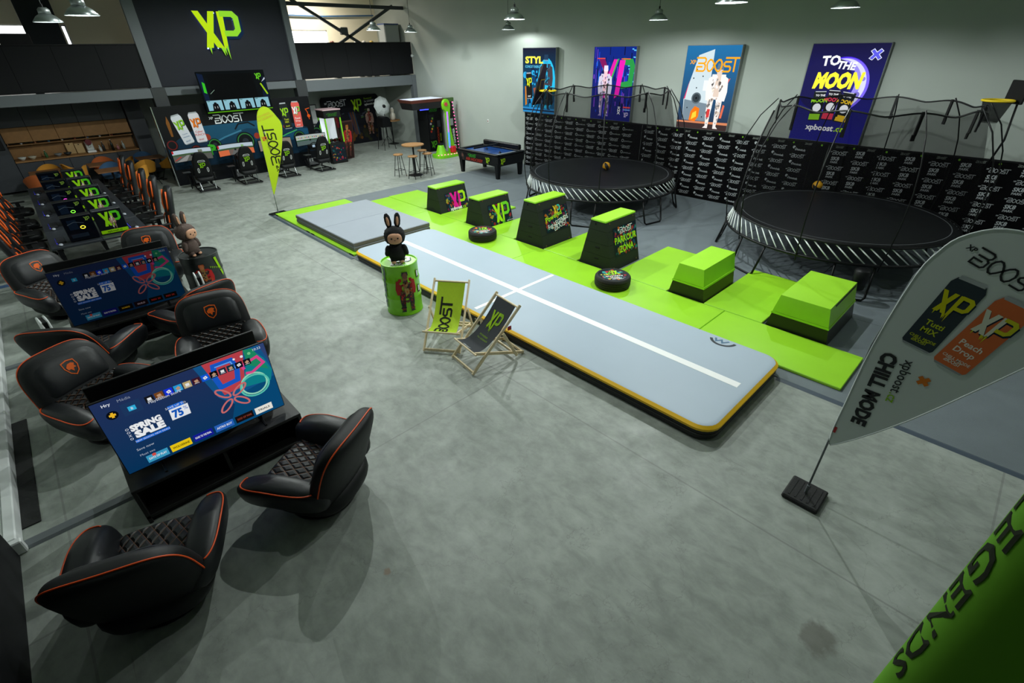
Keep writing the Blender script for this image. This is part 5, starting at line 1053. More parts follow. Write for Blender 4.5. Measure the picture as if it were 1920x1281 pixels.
for i, (x, lab) in enumerate(SIM):
    place(sp, i, (x, 17.95, 0), .04 * (i - 1.5), lab, 'racing simulators in a row')
    t = thing('curved_monitor', ('wide monitor showing a grey race track on the first simulator', 'wide monitor showing an orange race track on the second simulator', 'wide monitor with a plain beige picture behind the lime flag', 'wide monitor with a bright menu on the fourth simulator')[i], 'monitor', (x + .05, 19.27, .0), 0, 'wide simulator monitors')
    cvx = lambda u: .12 * (u * u) - .04
    b = MB(); b.grid(lambda u, v: ((u - .5) * 1.14, -cvx((u - .5) * 2) - .27, .8 + .36 * v), 16, 1); b.grid(lambda u, v: ((.5 - u) * 1.16, -cvx((u - .5) * 2) - .23, .79 + .38 * v), 16, 1); b.build('shell', M_black, t, True)
    cv = Canvas(); W_, H_ = 1.12, .34
    for k in range(16):
        x0, x1 = -W_ / 2 + k * W_ / 16, -W_ / 2 + (k + 1) * W_ / 16
        if i == 2: cv.rect(x0, 0, x1, H_, (150, 140, 124), 0)
        elif i == 3: cv.rect(x0, 0, x1, H_ * .45, (90, 110, 108), 0); cv.rect(x0, H_ * .45, x1, H_ * .55, (40, 90, 50), 0); cv.rect(x0, H_ * .55, x1, H_, (190, 200, 196), 0); cv.disc((x0 + x1) / 2, H_ * .75, .02, [(220, 200, 60), (70, 150, 60), (210, 60, 50), (50, 60, 60)][k % 4], 1, 8)
        else:
            far = abs(k - 7.5) / 8; cv.rect(x0, 0, x1, H_ * .5, (96, 98, 92) if i == 0 else ((228, 116, 72) if k < 5 or k > 9 else (120, 104, 96)), 0); cv.rect(x0, H_ * .5, x1, H_ * .66, (70, 96, 66), 0); cv.rect(x0, H_ * .66, x1, H_, (196, 214, 226), 0)
    if i == 0: cv.poly([(-.5, 0), (-.2, 0), (-.06, .17), (-.14, .17)], (150, 152, 150), 1); cv.poly([(-.56, .05), (-.5, .05), (-.3, .14), (-.34, .15)], (190, 60, 50), 1.2); cv.rect(.2, .2, .32, .3, (120, 130, 110), 1); cv.rect(-W_ / 2, .26, -W_ / 2 + .05, H_, (200, 30, 40), 1.3)
    if i == 1: cv.poly([(-.15, 0), (.15, 0), (.04, .17), (-.04, .17)], (110, 112, 110), 1); cv.rect(-W_ / 2, .24, -W_ / 2 + .05, H_, (200, 30, 40), 1.3); cv.rect(.2, .2, .28, .29, (140, 190, 120), 1); cv.disc(.4, .17, .03, (200, 40, 40), 1, 8)
    cv.build('picture', t, fn=lambda a, b_, c: (a, -cvx(a / .57) - .274 - c, .81 + b_), emit=.75, rough=.2)
    MB().cyl((0, .06, 0), (0, .06, 1.0), .025, 10).box(-.25, .25, -.08, .16, 0, .02).box(-.03, .03, -.24, .06, .94, 1.0).build('stand', M_blackm, t)
# ---------------------------------------------------------------- prize cabinet, folding sign, backdrop
t = thing('prize_machine', 'tall black and lime claw machine at the end of the simulators', 'claw machine', (8.86, 19.25, 0)); 
MB().box(-.32, .32, -.3, .3, 0, .75, .01).build('lower_cabinet', M_black, t); MB().box(-.34, .34, -.32, .32, 1.62, 1.88, .02).build('header', M_black, t); MB().box(-.36, .36, -.34, .34, 1.88, 1.92, .01).build('roof', mat('pink_roof', (190, 160, 165), .5), t)
for sx in (-1, 1):
    for sy in (-1, 1): MB().box(sx * .3 - .025, sx * .3 + .025, sy * .28 - .025, sy * .28 + .025, .75, 1.62, .005).build('corner_post', M_limep, t)
gm = bpy.data.materials.new('cabinet_glass'); gm.use_nodes = True; g_ = gm.node_tree.nodes['Principled BSDF']; g_.inputs['Transmission Weight'].default_value = 1; g_.inputs['Roughness'].default_value = .02; g_.inputs['IOR'].default_value = 1.1
MB().box(-.29, .29, -.29, -.285, .76, 1.61).build('glass_front', gm, t); MB().box(-.29, .29, .2, .21, .76, 1.61).build('light_panel', mat('cabinet_light', (220, 230, 235), emit=.8), t)
for k in range(7): MB().sq(.06, .06, .06, 1, 1, 12, 8, lambda a, b_, c: (a - .2 + .07 * k, b_ + .05 * (k % 3) - .1, c + .82)).build('prize', mat('prize_%d' % (k % 3), ((210, 60, 50), (230, 230, 225), (60, 160, 70))[k % 3], .6), t, True)
cv = Canvas(); cv.boost(-.17, -.05, .1, (70, 170, 50), 1); cv.build('header_print', t, frame((0, -.324, 1.74), (1, 0, 0), (0, 0, 1)), emit=.5)
cv = Canvas(.6, .7, (26, 26, 24)); splash(cv, .03, .05, .57, .65, 40, 9); cv.build('cabinet_print', t, frame((-.3, -.303, .03), (1, 0, 0), (0, 0, 1)))
t = thing('folding_sign', 'folding pavement sign with a red clad man beside the claw machine', 'sign', (9.42, 19.75, 0), .25)
for s in (-1, 1): MB().box(-.3, .3, -.012, .012, 0, 1.5, .004, T(0, s * .02, 0) @ Rx(s * -.0 + (.16 if s < 0 else -.16)) @ T(0, s * .24, 0)).build('sign_board', mat('sign_frame', (60, 30, 26), .5), t)
cv = Canvas(.54, 1.4, (40, 22, 20)); cv.person(.27, .1, 1.2, (170, 40, 40), (80, 50, 44), (180, 110, 80), 1, (150, 90, 40), (150, 110, 60)); cv.build('sign_print', t, T(0, -.02, 0) @ Rx(-.16 * -1) @ T(0, -.256, 0) @ frame((-.27, 0, .05), (1, 0, 0), (0, 0, 1)))
t = thing('photo_backdrop', 'large dark photo backdrop with wavy edge under the gallery', 'backdrop', (10.15, 22.6, 0)); w, h = 2.85, 2.05
ol = [(0, 0), (2.75, 0), (2.78, .5), (2.68, .95), (2.6, 1.25), (2.72, 1.55), (2.84, 1.75), (2.84, 1.95), (2.74, 2.04), (.1, 2.03), (.02, 1.93)]
Mb = frame((0, 0, 0), (1, 0, 0), (0, 0, 1)); MB().prism(ol, -.08, 0, Mb).build('panel', M_black, t)
cv = Canvas(); cv.poly(ol, (10, 12, 20), 0); rnd = random.Random(4)
for k in range(60): x = rnd.uniform(.15, 2.55); cv.disc(x, rnd.uniform(.12, .75), rnd.uniform(.05, .13), rnd.choice([(70, 50, 14), (46, 36, 14), (30, 34, 16), (90, 56, 16), (26, 26, 14)]), .5 + k * .01, 9)
for k in range(20): x = rnd.uniform(.5, 1.2); y = rnd.uniform(.3, 1.4); cv.rect(x, y, x + .13, y + .05, rnd.choice([(40, 60, 50), (60, 90, 40), (50, 56, 66)]), 2, .2)
for k in range(10): x = rnd.uniform(1.75, 2.2); y = rnd.uniform(.8, 1.4); cv.rect(x, y, x + .13, y + .05, rnd.choice([(60, 90, 40), (60, 66, 76)]), 2, .2)
for k in range(5): cv.poly([(1.2 + .07 * k, 1.35), (1.25 + .07 * k, 1.38), (1.5 + .04 * k, .4), (1.42 + .04 * k, .4)], [(24, 40, 70), (80, 44, 24), (40, 40, 60), (90, 60, 26), (30, 50, 70)][k], 2 + k * .1)
cv.person(.45, .25, 1.2, (130, 30, 36), (70, 40, 36), (170, 100, 60), 3, (120, 60, 30), (130, 90, 50)); cv.person(2.25, .35, 1.1, (150, 120, 110), (120, 90, 80), (160, 130, 110), 3, (170, 160, 150), (120, 50, 40))
cv.boost(.32, 1.62, .24, (225, 228, 232), 4, .04); cv.xp(1.7, 1.66, .42, (160, 205, 20), 4, (130, 190, 40), None, .04); cv.text('Powered', 2.3, 1.84, .08, (150, 190, 30), 4, .06); cv.text('For LEGENDS', 2.36, 1.73, .08, (210, 215, 220), 4, .06, wide=.5); cv.text('xpboost.cz', 2.36, 1.6, .09, (225, 228, 230), 4, .06, .03, wide=.55); cv.build('backdrop_print', t, Mb @ T(0, 0, .001), rough=.6)
t = thing('wall_window_board', 'pale framed board on the wall behind the prize cabinet', 'board', (9.35, 22.74, 1.0)); MB().box(0, .62, -.03, 0, 0, .8, .005).build('frame', M_dsteel, t); MB().box(.04, .58, -.034, -.03, .04, .76).build('panel', M_white, t)
# ---------------------------------------------------------------- raffle drum, photo umbrella, tables, stools
t = thing('raffle_drum', 'black raffle drum with crank on four thin legs', 'raffle drum', (11.75, 20.25, 0))
MB().prism([(-.2, .92), (.2, .92), (.2, 1.14)] + [(.2 * math.cos(a), 1.14 + .2 * math.sin(a)) for a in [PI * i / 10 for i in range(1, 10)]] + [(-.2, 1.14)], -.25, .25, frame((0, 0, 0), (1, 0, 0), (0, 0, 1))).build('drum_box', M_black, t)
for sx in (-1, 1):
    for sy in (-1, 1): MB().cyl((sx * .17, sy * .2, .92), (sx * .28, sy * .28, 0), .014, 8).build('leg', M_blackm, t)
MB().tube([(.2, 0, 1.1), (.3, 0, 1.1), (.3, -.02, .95), (.37, -.02, .95)], .012, 6).build('crank', M_blackm, t)
t = thing('photo_umbrella', 'white photo umbrella on a light stand before the wall', 'photo umbrella', (12.2, 21.05, 0)); b = MB()
Mu = T(.0, -.1, 1.66) @ Rx(PI / 2 - .15)
b.lathe([(.0, .16), (.12, .15), (.24, .11), (.34, .05), (.4, -.02)], 8, Mu); b.build('canopy', mat('umbrella_white', (190, 196, 196), .8), t)
for k in range(8): MB().tube([tuple(Mu @ Vector((r_ * math.cos(PI / 4 * k), r_ * math.sin(PI / 4 * k), z_ - .006))) for r_, z_ in ((0, .155), (.2, .12), (.4, -.025))], .004, 5).build('rib', M_steel, t)
MB().cyl((0, -.2, 1.1), (0, -.2, 1.66), .012, 8).cyl((0, -.2, .3), (0, -.2, 1.1), .016, 8).build('stand_pole', M_blackm, t); MB().sq(.08, .1, .07, .8, .8, 16, 10, lambda a, b_, c: (a, b_ - .22, c + 1.66)).build('flash_head', M_black, t, True)
for k in range(3): MB().cyl((0, -.2, .45), (.35 * math.cos(2.1 * k), -.2 + .35 * math.sin(2.1 * k), .01), .01, 6).build('leg', M_blackm, t)
def bar_table(x, y, r, h, lab):
    t = thing('bar_table', lab, 'table', (x, y, 0), 0, 'round bar tables'); MB().lathe([(0, h), (r, h), (r, h - .03), (0, h - .03)], 36).build('table_top', M_oak, t, ang=40); MB().cyl((0, 0, .03), (0, 0, h - .03), .03, 12).build('post', M_blackm, t); MB().lathe([(0, .05), (.1, .04), (.24, .015), (.25, 0), (0, 0)], 28).build('foot_plate', M_blackm, t, ang=40)
bar_table(9.68, 14.97, .38, 1.02, 'round oak bar table with four stools on the far floor'); bar_table(12.75, 21.3, .42, 1.02, 'round oak bar table by the wall carrying a glass jar')
t = thing('glass_jar', 'pale glass jar figure standing on the bar table by the wall', 'jar', (12.85, 21.25, 1.02)); MB().lathe([(0, 0), (.1, .0), (.12, .08), (.12, .24), (.07, .3), (.08, .34), (.09, .42), (.06, .48), (0, .49)], 20).build('jar_body', mat('frosted_jar', (188, 182, 168), .3), t, True); MB().cyl((0, 0, .48), (0, 0, .51), .05, 14).build('lid', M_white, t)
def stool():
    t = thing('bar_stool', 'x', 'stool'); MB().lathe([(0, .74), (.15, .74), (.165, .73), (.165, .705), (.14, .7), (0, .7)], 24).build('seat', M_oak, t, ang=40)
    for k in range(4):
        a = PI / 4 + PI / 2 * k; MB().cyl((.1 * math.cos(a), .1 * math.sin(a), .7), (.21 * math.cos(a), .21 * math.sin(a), 0), .011, 8).build('leg', M_blackm, t)
        c = a + PI / 2; q = .175; MB().cyl((q * math.cos(a), q * math.sin(a), .22), (q * math.cos(c), q * math.sin(c), .22), .008, 6).build('foot_bar', M_blackm, t)
    return t
st = stool()
for i, (x, y, lab) in enumerate(((9.2, 15.2, 'bar stool on its own at the wall side of the table'), (9.36, 14.56, 'bar stool nearest us in front of the oak table'), (10.0, 14.62, 'bar stool on the hockey table side, nearer one'), (10.2, 15.22, 'bar stool behind the oak table, near the punching machine'))): place(st, i, (x, y, 0), .3 * i, lab, 'bar stools around the oak table')
# ---------------------------------------------------------------- boxing machine, strength tester, air hockey
t = thing('boxing_machine', 'black boxing arcade machine with overhanging lit head', 'arcade machine', (12.95, 18.45, 0))
MB().box(-.34, .38, -.28, .42, 0, 1.75, .01).build('cabinet', M_black, t); MB().hull([(-1.05, -.36, 1.68), (.42, -.36, 1.68), (.42, .44, 1.68), (-1.05, .44, 1.68)], [(-1.12, -.4, 1.92), (.44, -.4, 1.92), (.44, .46, 1.92), (-1.12, .46, 1.92)]).build('head', mat('machine_head', (30, 28, 30), .4), t); MB().hull([(-1.12, -.4, 1.925), (.46, -.4, 1.925), (.46, .46, 1.925), (-1.12, .46, 1.925)], [(-1.2, -.46, 2.04), (.5, -.46, 2.04), (.5, .5, 2.04), (-1.2, .5, 2.04)]).build('canopy', mat('machine_canopy', (110, 56, 44), .4), t); MB().box(-1.1, .44, -.38, .44, 2.042, 2.05).build('top_light', mat('machine_top_light', (225, 235, 255), emit=.5), t)
for z in (1.655, 1.885): MB().box(-.72, -.3, -.385, -.36, z, z + .03).build('blue_light', mat('blue_led_strip', (50, 60, 255), emit=3), t)
cv = Canvas(); cv.rect(-.34, .05, .38, 1.7, (14, 15, 17), 0); cv.boost(-.2, 1.56, .11, (50, 150, 40), 1); cv.rect(-.28, .5, .0, 1.45, (32, 36, 38), 1)
for k, c in enumerate(((200, 60, 40), (230, 190, 60), (90, 170, 60), (210, 210, 210), (220, 120, 40), (120, 180, 60))): cv.disc(-.14 + .05 * ((k * 7) % 3 - 1), .8 + .1 * k, .045, c, 2, 9)
cv.xp(-.1, .3, .24, (90, 190, 40), 2); cv.rect(.14, .95, .3, 1.2, (60, 64, 66), 2); cv.text('KNOCKOUT', .2, .6, .09, (170, 60, 30), 2, PI / 2, .03); cv.text('BOXER', .31, .55, .07, (120, 150, 30), 2, PI / 2, .03); cv.build('cabinet_print', t, frame((0, -.283, 0), (1, 0, 0), (0, 0, 1)), emit=.25)
t = thing('strength_tester', 'lime high striker arcade machine with pink lights', 'arcade machine', (12.75, 17.0, 0))
MB().prism(smooth([(-.75, -.4), (.1, -.42), (.55, -.3), (.58, .3), (.0, .36), (-.7, .25)], 5), 0, .1).build('base', M_limep, t)
for k in range(9): MB().sq(.028, .028, .02, 1, 1, 10, 6, lambda a, b_, c: (a - .72 + .14 * k, b_ - .36 + .03 * abs(k - 5), c + .1)).build('base_light', mat('pink_bulb', (255, 90, 150), emit=3), t)
MB().lathe([(.24, .1), (.2, .2), (.13, .42), (.12, .46), (0, .46)], 24, T(-.42, 0, 0)).build('target_cone', M_limep, t, True); MB().cyl((-.42, 0, .46), (-.42, 0, .52), .13, 20).build('strike_pad', M_black, t); MB().box(.0, .22, -.2, .0, .1, .36, .03).build('hammer_rest', mat('red_block', (200, 20, 30), .5), t)
b = MB(); b.prism(smooth([(.0, .1), (.24, .1), (.2, .6), (.1, 1.1), (.12, 1.6), (.16, 1.9), (.06, 2.08), (-.08, 2.08), (-.18, 1.95), (-.16, 1.75), (-.06, 1.6), (-.02, 1.0)], 3), -.06, .06, frame((0, .0, 0), (1, 0, 0), (0, 0, 1))); b.build('swan_post', M_limep, t)
MB().box(-.06, .0, -.1, -.06, .3, 1.65, .01).build('score_tube', mat('score_tube', (150, 90, 255), emit=1.5), t); MB().cyl((-.03, -.085, .36), (-.03, -.085, .9), .036, 10).build('score_glow', mat('score_blue', (60, 110, 255), emit=1.8), t); MB().cyl((-.06, -.1, 1.92), (-.06, .1, 1.92), .07, 16).build('bell', mat('red_bell', (190, 60, 70), .4), t)
pt = MB().hull([(.22, .16, .1), (.66, .16, .1), (.66, .22, .1), (.22, .22, .1)], [(.1, .16, 2.0), (.44, .16, 2.0), (.44, .22, 2.0), (.1, .22, 2.0)]).build('back_panel', M_black, t); MB().box(.06, .5, .12, .24, 1.98, 2.12, .01).build('header', mat('tester_header', (60, 90, 40), .5), t)
cv = Canvas(); cv.boost(.3, 1.5, .1, (90, 180, 40), 1, PI / 2); cv.rect(.2, 1.1, .42, 1.36, (150, 156, 160), 1); cv.text('XP HAMMER', .48, .6, .1, (220, 224, 226), 1, PI / 2 + .08, .04, wide=.8)
for k in range(5): cv.stroke([(.1 + .02 * k, .15 + .18 * k), (.3, .2 + .18 * k), (.26, .32 + .18 * k), (.1, .3 + .17 * k)], .02, (90, 180, 20), 1.5, True)
cv.build('panel_print', t, frame((0, .155, 0), (1, 0, 0), (0, 0, 1)))
for k in range(15): z = .2 + k * .125; MB().sq(.02, .02, .02, 1, 1, 8, 6, lambda a, b_, c: (a + .645 - .11 * z, b_ + .14, c + z)).build('edge_bulb', mat('pink_bulb', (255, 90, 150), emit=3), t)
t = thing('air_hockey_table', 'black air hockey table with a blue playing field', 'game table', (11.7, 13.25, 0)); W_, L_ = .64, 1.08
b = MB(); b.hull([(-W_ * .9, -L_ * .94, .42), (W_ * .9, -L_ * .94, .42), (W_ * .9, L_ * .94, .42), (-W_ * .9, L_ * .94, .42)], [(-W_, -L_, .74), (W_, -L_, .74), (W_, L_, .74), (-W_, L_, .74)]); b.build('cabinet', M_black, t); MB().box(-W_ + .1, W_ - .1, -L_ + .1, L_ - .1, .74, .745).build('playing_field', mat('hockey_field', (36, 78, 150), .2), t); MB().box(-W_ + .12, W_ - .12, -L_ + .1, -L_ + .42, .746, .748).build('goal_zone', mat('hockey_zone', (150, 160, 172), .2), t)
for s in (-1, 1):
    MB().box(s * (W_ - .06) - .06, s * (W_ - .06) + .06, -L_, L_, .74, .8, .02).build('side_rail', M_blackm, t); MB().box(-W_, W_, s * (L_ - .06) - .06, s * (L_ - .06) + .06, .74, .8, .02).build('end_rail', M_blackm, t)
MB().box(W_ - .12, W_ + .02, -L_ + .2, L_ - .1, .8, .96, .03).build('score_bar', M_blackm, t); MB().box(-W_, W_, .1, .16, .86, .92, .02).build('cross_bar', M_blackm, t)
for sx in (-1, 1):
    for sy in (-1, 1): MB().hull([(sx * .52 - .05, sy * .93 - .05, 0), (sx * .52 + .05, sy * .93 - .05, 0), (sx * .52 + .05, sy * .93 + .05, 0), (sx * .52 - .05, sy * .93 + .05, 0)], [(sx * .52 - .08, sy * .93 - .08, .5), (sx * .52 + .08, sy * .93 - .08, .5), (sx * .52 + .08, sy * .93 + .08, .5), (sx * .52 - .08, sy * .93 + .08, .5)]).build('leg', M_blackm, t)
for k in (-1, 1): MB().lathe([(0, 0), (.05, 0), (.05, .02), (.02, .025), (.02, .06), (0, .065)], 16, T(.1 * k, -.6 + .9 * (k > 0), .746)).build('striker', M_black, t, True)
cv = Canvas(); cv.boost(-.35, .6, .1, (60, 170, 50), 1); cv.text('AIR HOCKEY', -.1, .48, .1, (160, 44, 30), 1, 0, .03, wide=.9); cv.xp(.6, .6, .17, (150, 190, 20), 1); cv.person(-.72, .45, .26, (120, 80, 70), (60, 50, 50), (150, 110, 90), 1); cv.build('side_print', t, frame((-W_ * .95 - .006, 0, 0), (0, -1, 0), (-.09, 0, 1)))
cv = Canvas(); cv.xp(-.45, .6, .17, (150, 190, 20), 1); cv.build('end_print', t, frame((0, -L_ * .97 - .006, 0), (1, 0, 0), (0, -.1, 1)))
# ---------------------------------------------------------------- kitchen under the gallery
YK = 22.2; M_cab = mat('anthracite_cabinet', (52, 56, 62), .5); M_cabo = mat('oak_cabinet', (156, 112, 62), .55, noise=.1, nscale=9)
def unit(name, lab, x0, x1, y0, z0, z1, m, doors=1, handle=True, group='kitchen units'):
    t = thing(name, lab, 'cabinet', (x0, y0, 0), 0, group); w = x1 - x0
    MB().box(0, w, .02, Y1 - y0 - .005, z0, z1).build('body', m, t); dw = w / doors
    for k in range(doors): d = MB().box(k * dw + .003, (k + 1) * dw - .003, 0, .02, z0 + .003, z1 - .003, .003).build('door', m, t); MB().box(k * dw + dw * .3, k * dw + dw * .7, -.008, 0, z1 - .02, z1 - .012).build('handle', M_blackm, d) if handle else None
    return t
nx = ['nearest the wall', 'second from the wall', 'third from the wall', 'fourth from the wall', 'next to the tall cupboard']
for k in range(5):
    x0 = -.3 + k * .66; unit('base_cabinet', 'anthracite base cabinet under the oak worktop, ' + nx[k], x0, x0 + .655, YK, .08, .9, M_cab); unit('wall_cabinet', 'oak wall cupboard above the shelf, ' + nx[k], x0, x0 + .655, 22.42, 1.45, 1.88, M_cabo, 1, False); unit('top_cabinet', 'anthracite top cupboard under the ceiling, ' + nx[k], x0, x0 + .655, 22.35, 1.89, 2.45, M_cab, 1, False)
unit('tall_cupboard', 'tall anthracite cupboard at the end of the worktop', 3.02, 3.5, YK, .08, 2.45, M_cab); t = unit('oven_tower', 'tall dark oven unit at the wall end of the kitchen', -1.0, -.31, YK, .08, 2.45, M_cab)
MB().box(.06, .63, -.03, .0, 1.3, 1.75, .01).build('oven', M_black, t); MB().box(.1, .6, -.06, -.045, 1.68, 1.7).build('oven_handle', M_chrome, t)
tag(MB().box(-.3, 3.0, YK - .04, Y1 - .005, .9, .94, .004).build('worktop', M_oak), 'long oak kitchen worktop', 'worktop'); tag(MB().box(-.3, 3.0, Y1 - .03, Y1 - .002, .94, 1.36).build('splashback', M_cabo), 'oak splashback panel behind the worktop', 'splashback')
t = thing('wall_shelf', 'long oak kitchen shelf above the worktop', 'shelf', (-.3, 22.45, 1.36)); MB().box(0, 3.3, 0, .34, 0, .025, .003).build('shelf_board', M_oak, t)
for k in range(5): MB().box(.02 + k * .66, .04 + k * .66, .02, .33, .025, .088).build('shelf_divider', M_oak, t)
def bottle(x, y, z, h, r, c, lab):
    t = thing('bottle', lab, 'bottle', (x, y, z), 0, 'bottles on the kitchen worktop'); MB().lathe([(0, 0), (r, 0), (r, h * .6), (r * .4, h * .75), (r * .35, h * .95), (0, h * .95)], 14).build('body', mat('bottle_%d' % sum(c), c, .3), t, True); MB().cyl((0, 0, h * .95), (0, 0, h), r * .45, 10).build('cap', M_white, t)
for x, h, c, lab in ((2.05, .3, (40, 44, 46), 'dark bottle beside the coffee machine'), (2.3, .34, (24, 30, 28), 'tall black bottle at the end of the worktop'), (1.95, .2, (200, 205, 205), 'small white bottle beside the coffee machine'), (2.45, .16, (190, 120, 130), 'low pink bottle near the end of the worktop'), (2.62, .26, (170, 180, 176), 'clear bottle beside the tall cupboard'), (.5, .22, (60, 110, 70), 'green bottle in the middle of the worktop')): bottle(x, 22.45, .94, h, .04, c, lab)
t = thing('coffee_machine', 'white coffee machine with red drum on the worktop', 'coffee machine', (1.7, 22.5, .94)); MB().box(-.12, .12, -.1, .15, 0, .06, .01).box(-.1, .1, .0, .15, .06, .36, .02).build('body', M_white, t); MB().cyl((0, -.1, .33), (0, .1, .33), .09, 20).build('bean_drum', mat('dark_red', (110, 16, 30), .4), t); MB().box(-.03, .03, -.08, .0, .18, .22).build('spout', M_chrome, t)
for x, w_, h_, c, lab in ((1.19, .03, .34, (196, 160, 104), 'wooden chopping board leaning on the splashback'), (1.43, .03, .3, (206, 172, 118), 'smaller chopping board leaning beside the coffee machine')):
    t = thing('chopping_board', lab, 'chopping board', (x, 22.6, .94), 0, 'chopping boards'); MB().box(-.11, .11, -.01, .01, 0, h_, .006, Rx(-.15)).build('board', mat('board_wood_%d' % c[0], c, .6), t); MB().cyl((0, -.02, h_ - .03), (0, .02, h_ - .03), .015, 10).build('hole', M_black, t)
for k, x in enumerate((-.1, .15, .8, 1.05)):
    t = thing('bowl', ('white bowl at the wall end of the worktop', 'pale bowl second on the worktop', 'grey bowl in the middle of the worktop', 'dark bowl beside the chopping boards')[k], 'bowl', (x, 22.42, .94), 0, 'bowls on the worktop'); MB().lathe([(.04, 0), (.09, .05), (.11, .09), (.1, .09), (.08, .05), (0, .015)], 20).build('bowl_wall', mat('bowl_%d' % k, ((200, 204, 200), (186, 180, 160), (120, 124, 126), (40, 44, 48))[k], .4), t, True)
for k in range(8):
    x = .05 + k * .34; t = thing('cup', ('cup' if k % 2 else 'small jar') + ' number on the kitchen shelf', 'cup', (x, 22.58, 1.385), 0, 'cups and jars on the kitchen shelf'); t['label'] = ('white', 'brown', 'blue')[k % 3] + ' cup in the oak kitchen shelf, ' + ('first', 'second', 'third', 'fourth', 'fifth', 'sixth', 'seventh', 'last')[k] + ' from the wall'
    MB().lathe([(.03, 0), (.036, .05), (.03, .05), (.02, .01), (0, .01)], 12).build('cup_wall', mat('cup_%d' % (k % 3), ((210, 212, 210), (150, 70, 50), (60, 110, 150))[k % 3], .4), t, True)
# ---------------------------------------------------------------- cafe tables and chairs
def cafe_table(x, y, lab):
    t = thing('cafe_table', lab, 'table', (x, y, 0), 0, 'square cafe tables'); MB().box(-.38, .38, -.38, .38, .72, .75, .006).build('table_top', mat('walnut_board', (126, 84, 50), .5, noise=.1, nscale=10), t); MB().cyl((0, 0, .02), (0, 0, .72), .03, 10).build('post', M_blackm, t)
    for k in range(4): MB().box(0, .32, -.025, .025, .0, .03, .005, Rz(PI / 4 + PI / 2 * k)).build('foot', M_blackm, t)
for x, y, lab in ((1.75, 19.75, 'nearest cafe table beside the yellow chair'), (1.7, 21.1, 'cafe table in the middle under the gallery'), (3.06, 21.2, 'cafe table behind the simulator partition'), (.25, 20.9, 'cafe table behind the gaming desk')): cafe_table(x, y, lab)
def shell_chair(m):
    t = thing('shell_chair', 'x', 'chair')
    def sh(u, v):
        a = (u - .5) * PI * 1.15; r_ = .23 + .05 * v; return (r_ * math.sin(a) * 1.05, -r_ * math.cos(a), .44 + .4 * v * (.35 + .65 * math.cos(a * .75) ** 2))
    b = MB(); b.grid(sh, 24, 8); b.grid(lambda u, v: tuple(Vector(sh(1 - u, v)) * 1.0 + Vector((sh(1 - u, v)[0], sh(1 - u, v)[1], 0)).normalized() * .04), 24, 8); b.build('backrest', m, t, True)
    MB().sq(.25, .25, .05, .6, .7, 20, 8, lambda x, y, z: (x, y, z + .44)).build('seat', m, t, True)
    for sx in (-1, 1):
        for sy in (-1, 1): MB().cyl((sx * .12, sy * .12, .42), (sx * .25, sy * .25, 0), .012, 8).build('leg', M_blackm, t)
    return t
CH = {'yellow': shell_chair(mat('ochre_velvet', (190, 130, 36), .85)), 'orange': shell_chair(mat('rust_velvet', (168, 84, 34), .85)), 'blue': shell_chair(mat('blue_velvet', (44, 78, 112), .85))}; used = {}
for col, x, y, rz, lab in (('yellow', 2.32, 19.35, .9, 'nearest yellow shell chair, its back to the hall'), ('blue', 1.8, 20.4, 2.9, 'blue shell chair across the nearest cafe table'), ('yellow', 1.1, 19.85, -1.7, 'yellow shell chair beyond the nearest cafe table'),
        ('yellow', 1.0, 21.45, -1.6, 'yellow shell chair on the wall side of the middle table'), ('orange', 1.8, 21.75, 3.1, 'rust shell chair behind the middle table'), ('yellow', 2.28, 21.2, 1.7, 'yellow shell chair on the partition side of the middle table'), ('yellow', 2.72, 20.5, .1, 'yellow shell chair with its back to us behind the partition edge'), ('yellow', 3.5, 20.85, .6, 'yellow shell chair half hidden by the partition'), ('blue', 2.95, 21.8, 3.0, 'blue shell chair near the tall cupboard'),
        ('yellow', .35, 21.5, 3.0, 'yellow shell chair behind the table by the gaming desk'), ('yellow', .95, 20.75, 1.2, 'yellow shell chair right behind the gaming desk'), ('orange', .0, 20.2, -.2, 'rust shell chair behind the gaming desk by the wall')):
    place(CH[col], used.get(col, 0), (x, y, 0), rz, lab, 'velvet shell chairs at the cafe tables'); used[col] = 1
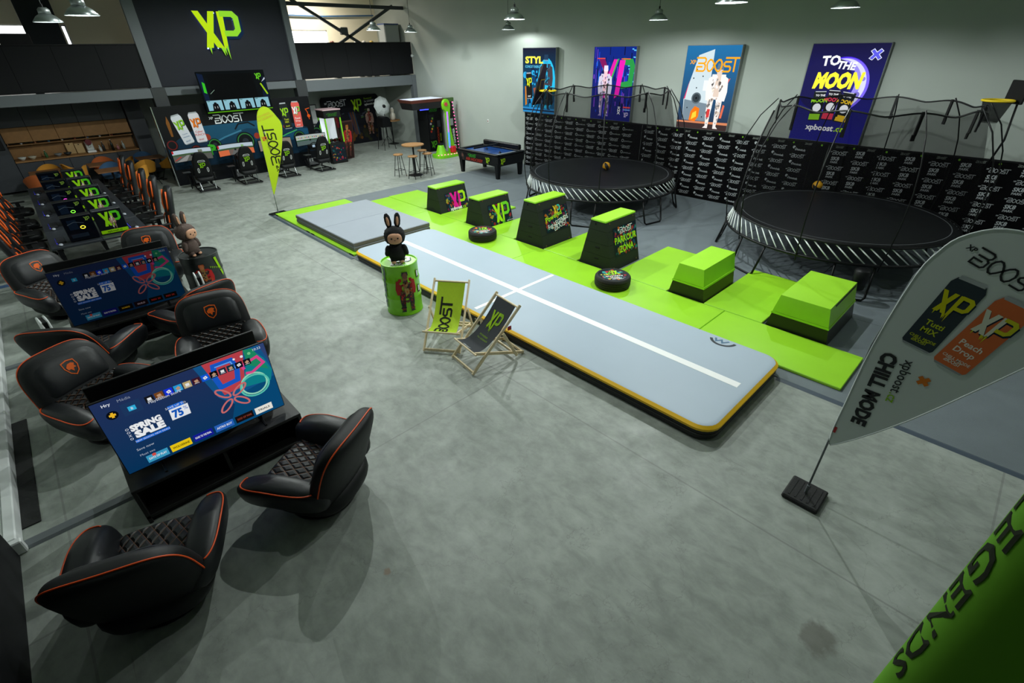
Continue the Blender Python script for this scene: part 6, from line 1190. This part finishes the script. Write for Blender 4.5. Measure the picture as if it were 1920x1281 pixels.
# ---------------------------------------------------------------- things on the gallery
t = thing('grey_cabinet', 'grey metal cabinet standing on the gallery by the wall', 'cabinet', (13.05, 21.1, 2.82)); MB().box(-.3, .4, -.25, .25, 0, 1.86, .01).build('body', mat('cabinet_grey', (150, 156, 156), .5), t); MB().box(-.28, .38, -.27, -.25, .05, 1.8, .005).build('door', mat('cabinet_door', (160, 166, 166), .5), t); MB().box(-.3, .4, -.26, .26, 1.86, 1.9).build('lid', mat('blue_lid', (40, 70, 130), .5), t)
for k, (x, c) in enumerate(((10.4, (120, 60, 40)), (11.45, (200, 200, 196)), (11.8, (190, 186, 180)), (12.15, (190, 160, 80)))):
    t = thing('stored_item', ('small brown figure on the gallery railing line', 'white boxed item behind the cross brace', 'pale boxed item behind the cross brace joint', 'golden ornament on the gallery')[k], 'ornament', (x, 21.0, 2.82), 0, 'odds and ends stored on the gallery'); MB().box(-.12, .12, -.1, .1, 0, 1.1, .01).build('plinth', M_white, t); MB().sq(.09, .09, .1, .9, .9, 14, 10, lambda a, b_, c_: (a, b_, c_ + 1.2)).build('ornament', mat('ornament_%d' % k, c, .5), t, True)
for k, (x, y, z) in enumerate(((1.0, 21.0, 2.82),)):
    t = thing('control_screen', 'dark monitor on the gallery before the bright window', 'monitor', (x, y, z)); MB().box(-.35, .35, -.02, .02, 1.0, 1.5, .01).build('panel', M_black, t); MB().box(-.1, .1, -.1, .1, 0, 1.0).build('stand', M_black, t)
c = MB(); c.box(1.35, 2.2, 21.9, 21.95, 2.85, ZC); tag(c.build('curtain', mat('dark_curtain', (22, 28, 32), .9)), 'dark curtain hanging on the gallery between the windows', 'curtain')
t = thing('security_camera', 'small white dome camera at the end of the gallery railing', 'security camera', (13.45, 20.05, 3.55)); MB().sq(.06, .06, .06, 1, 1, 14, 10).build('dome', M_white, t, True); MB().box(0, .1, .0, .15, -.02, .02).build('bracket', M_white, t)
t = thing('wall_socket', 'small reddish wall socket above the hockey table', 'socket', (X1, 15.4, 1.35)); MB().box(-.02, 0, -.04, .04, -.06, .06, .006).build('plate', M_white, t); MB().box(-.024, -.02, -.02, .02, -.03, .03).build('cover', mat('socket_red', (120, 60, 40), .5), t)
for n_, (x, y, r_) in enumerate(((2.92, -.22, .16), (.9, 2.54, .035))):
    pass
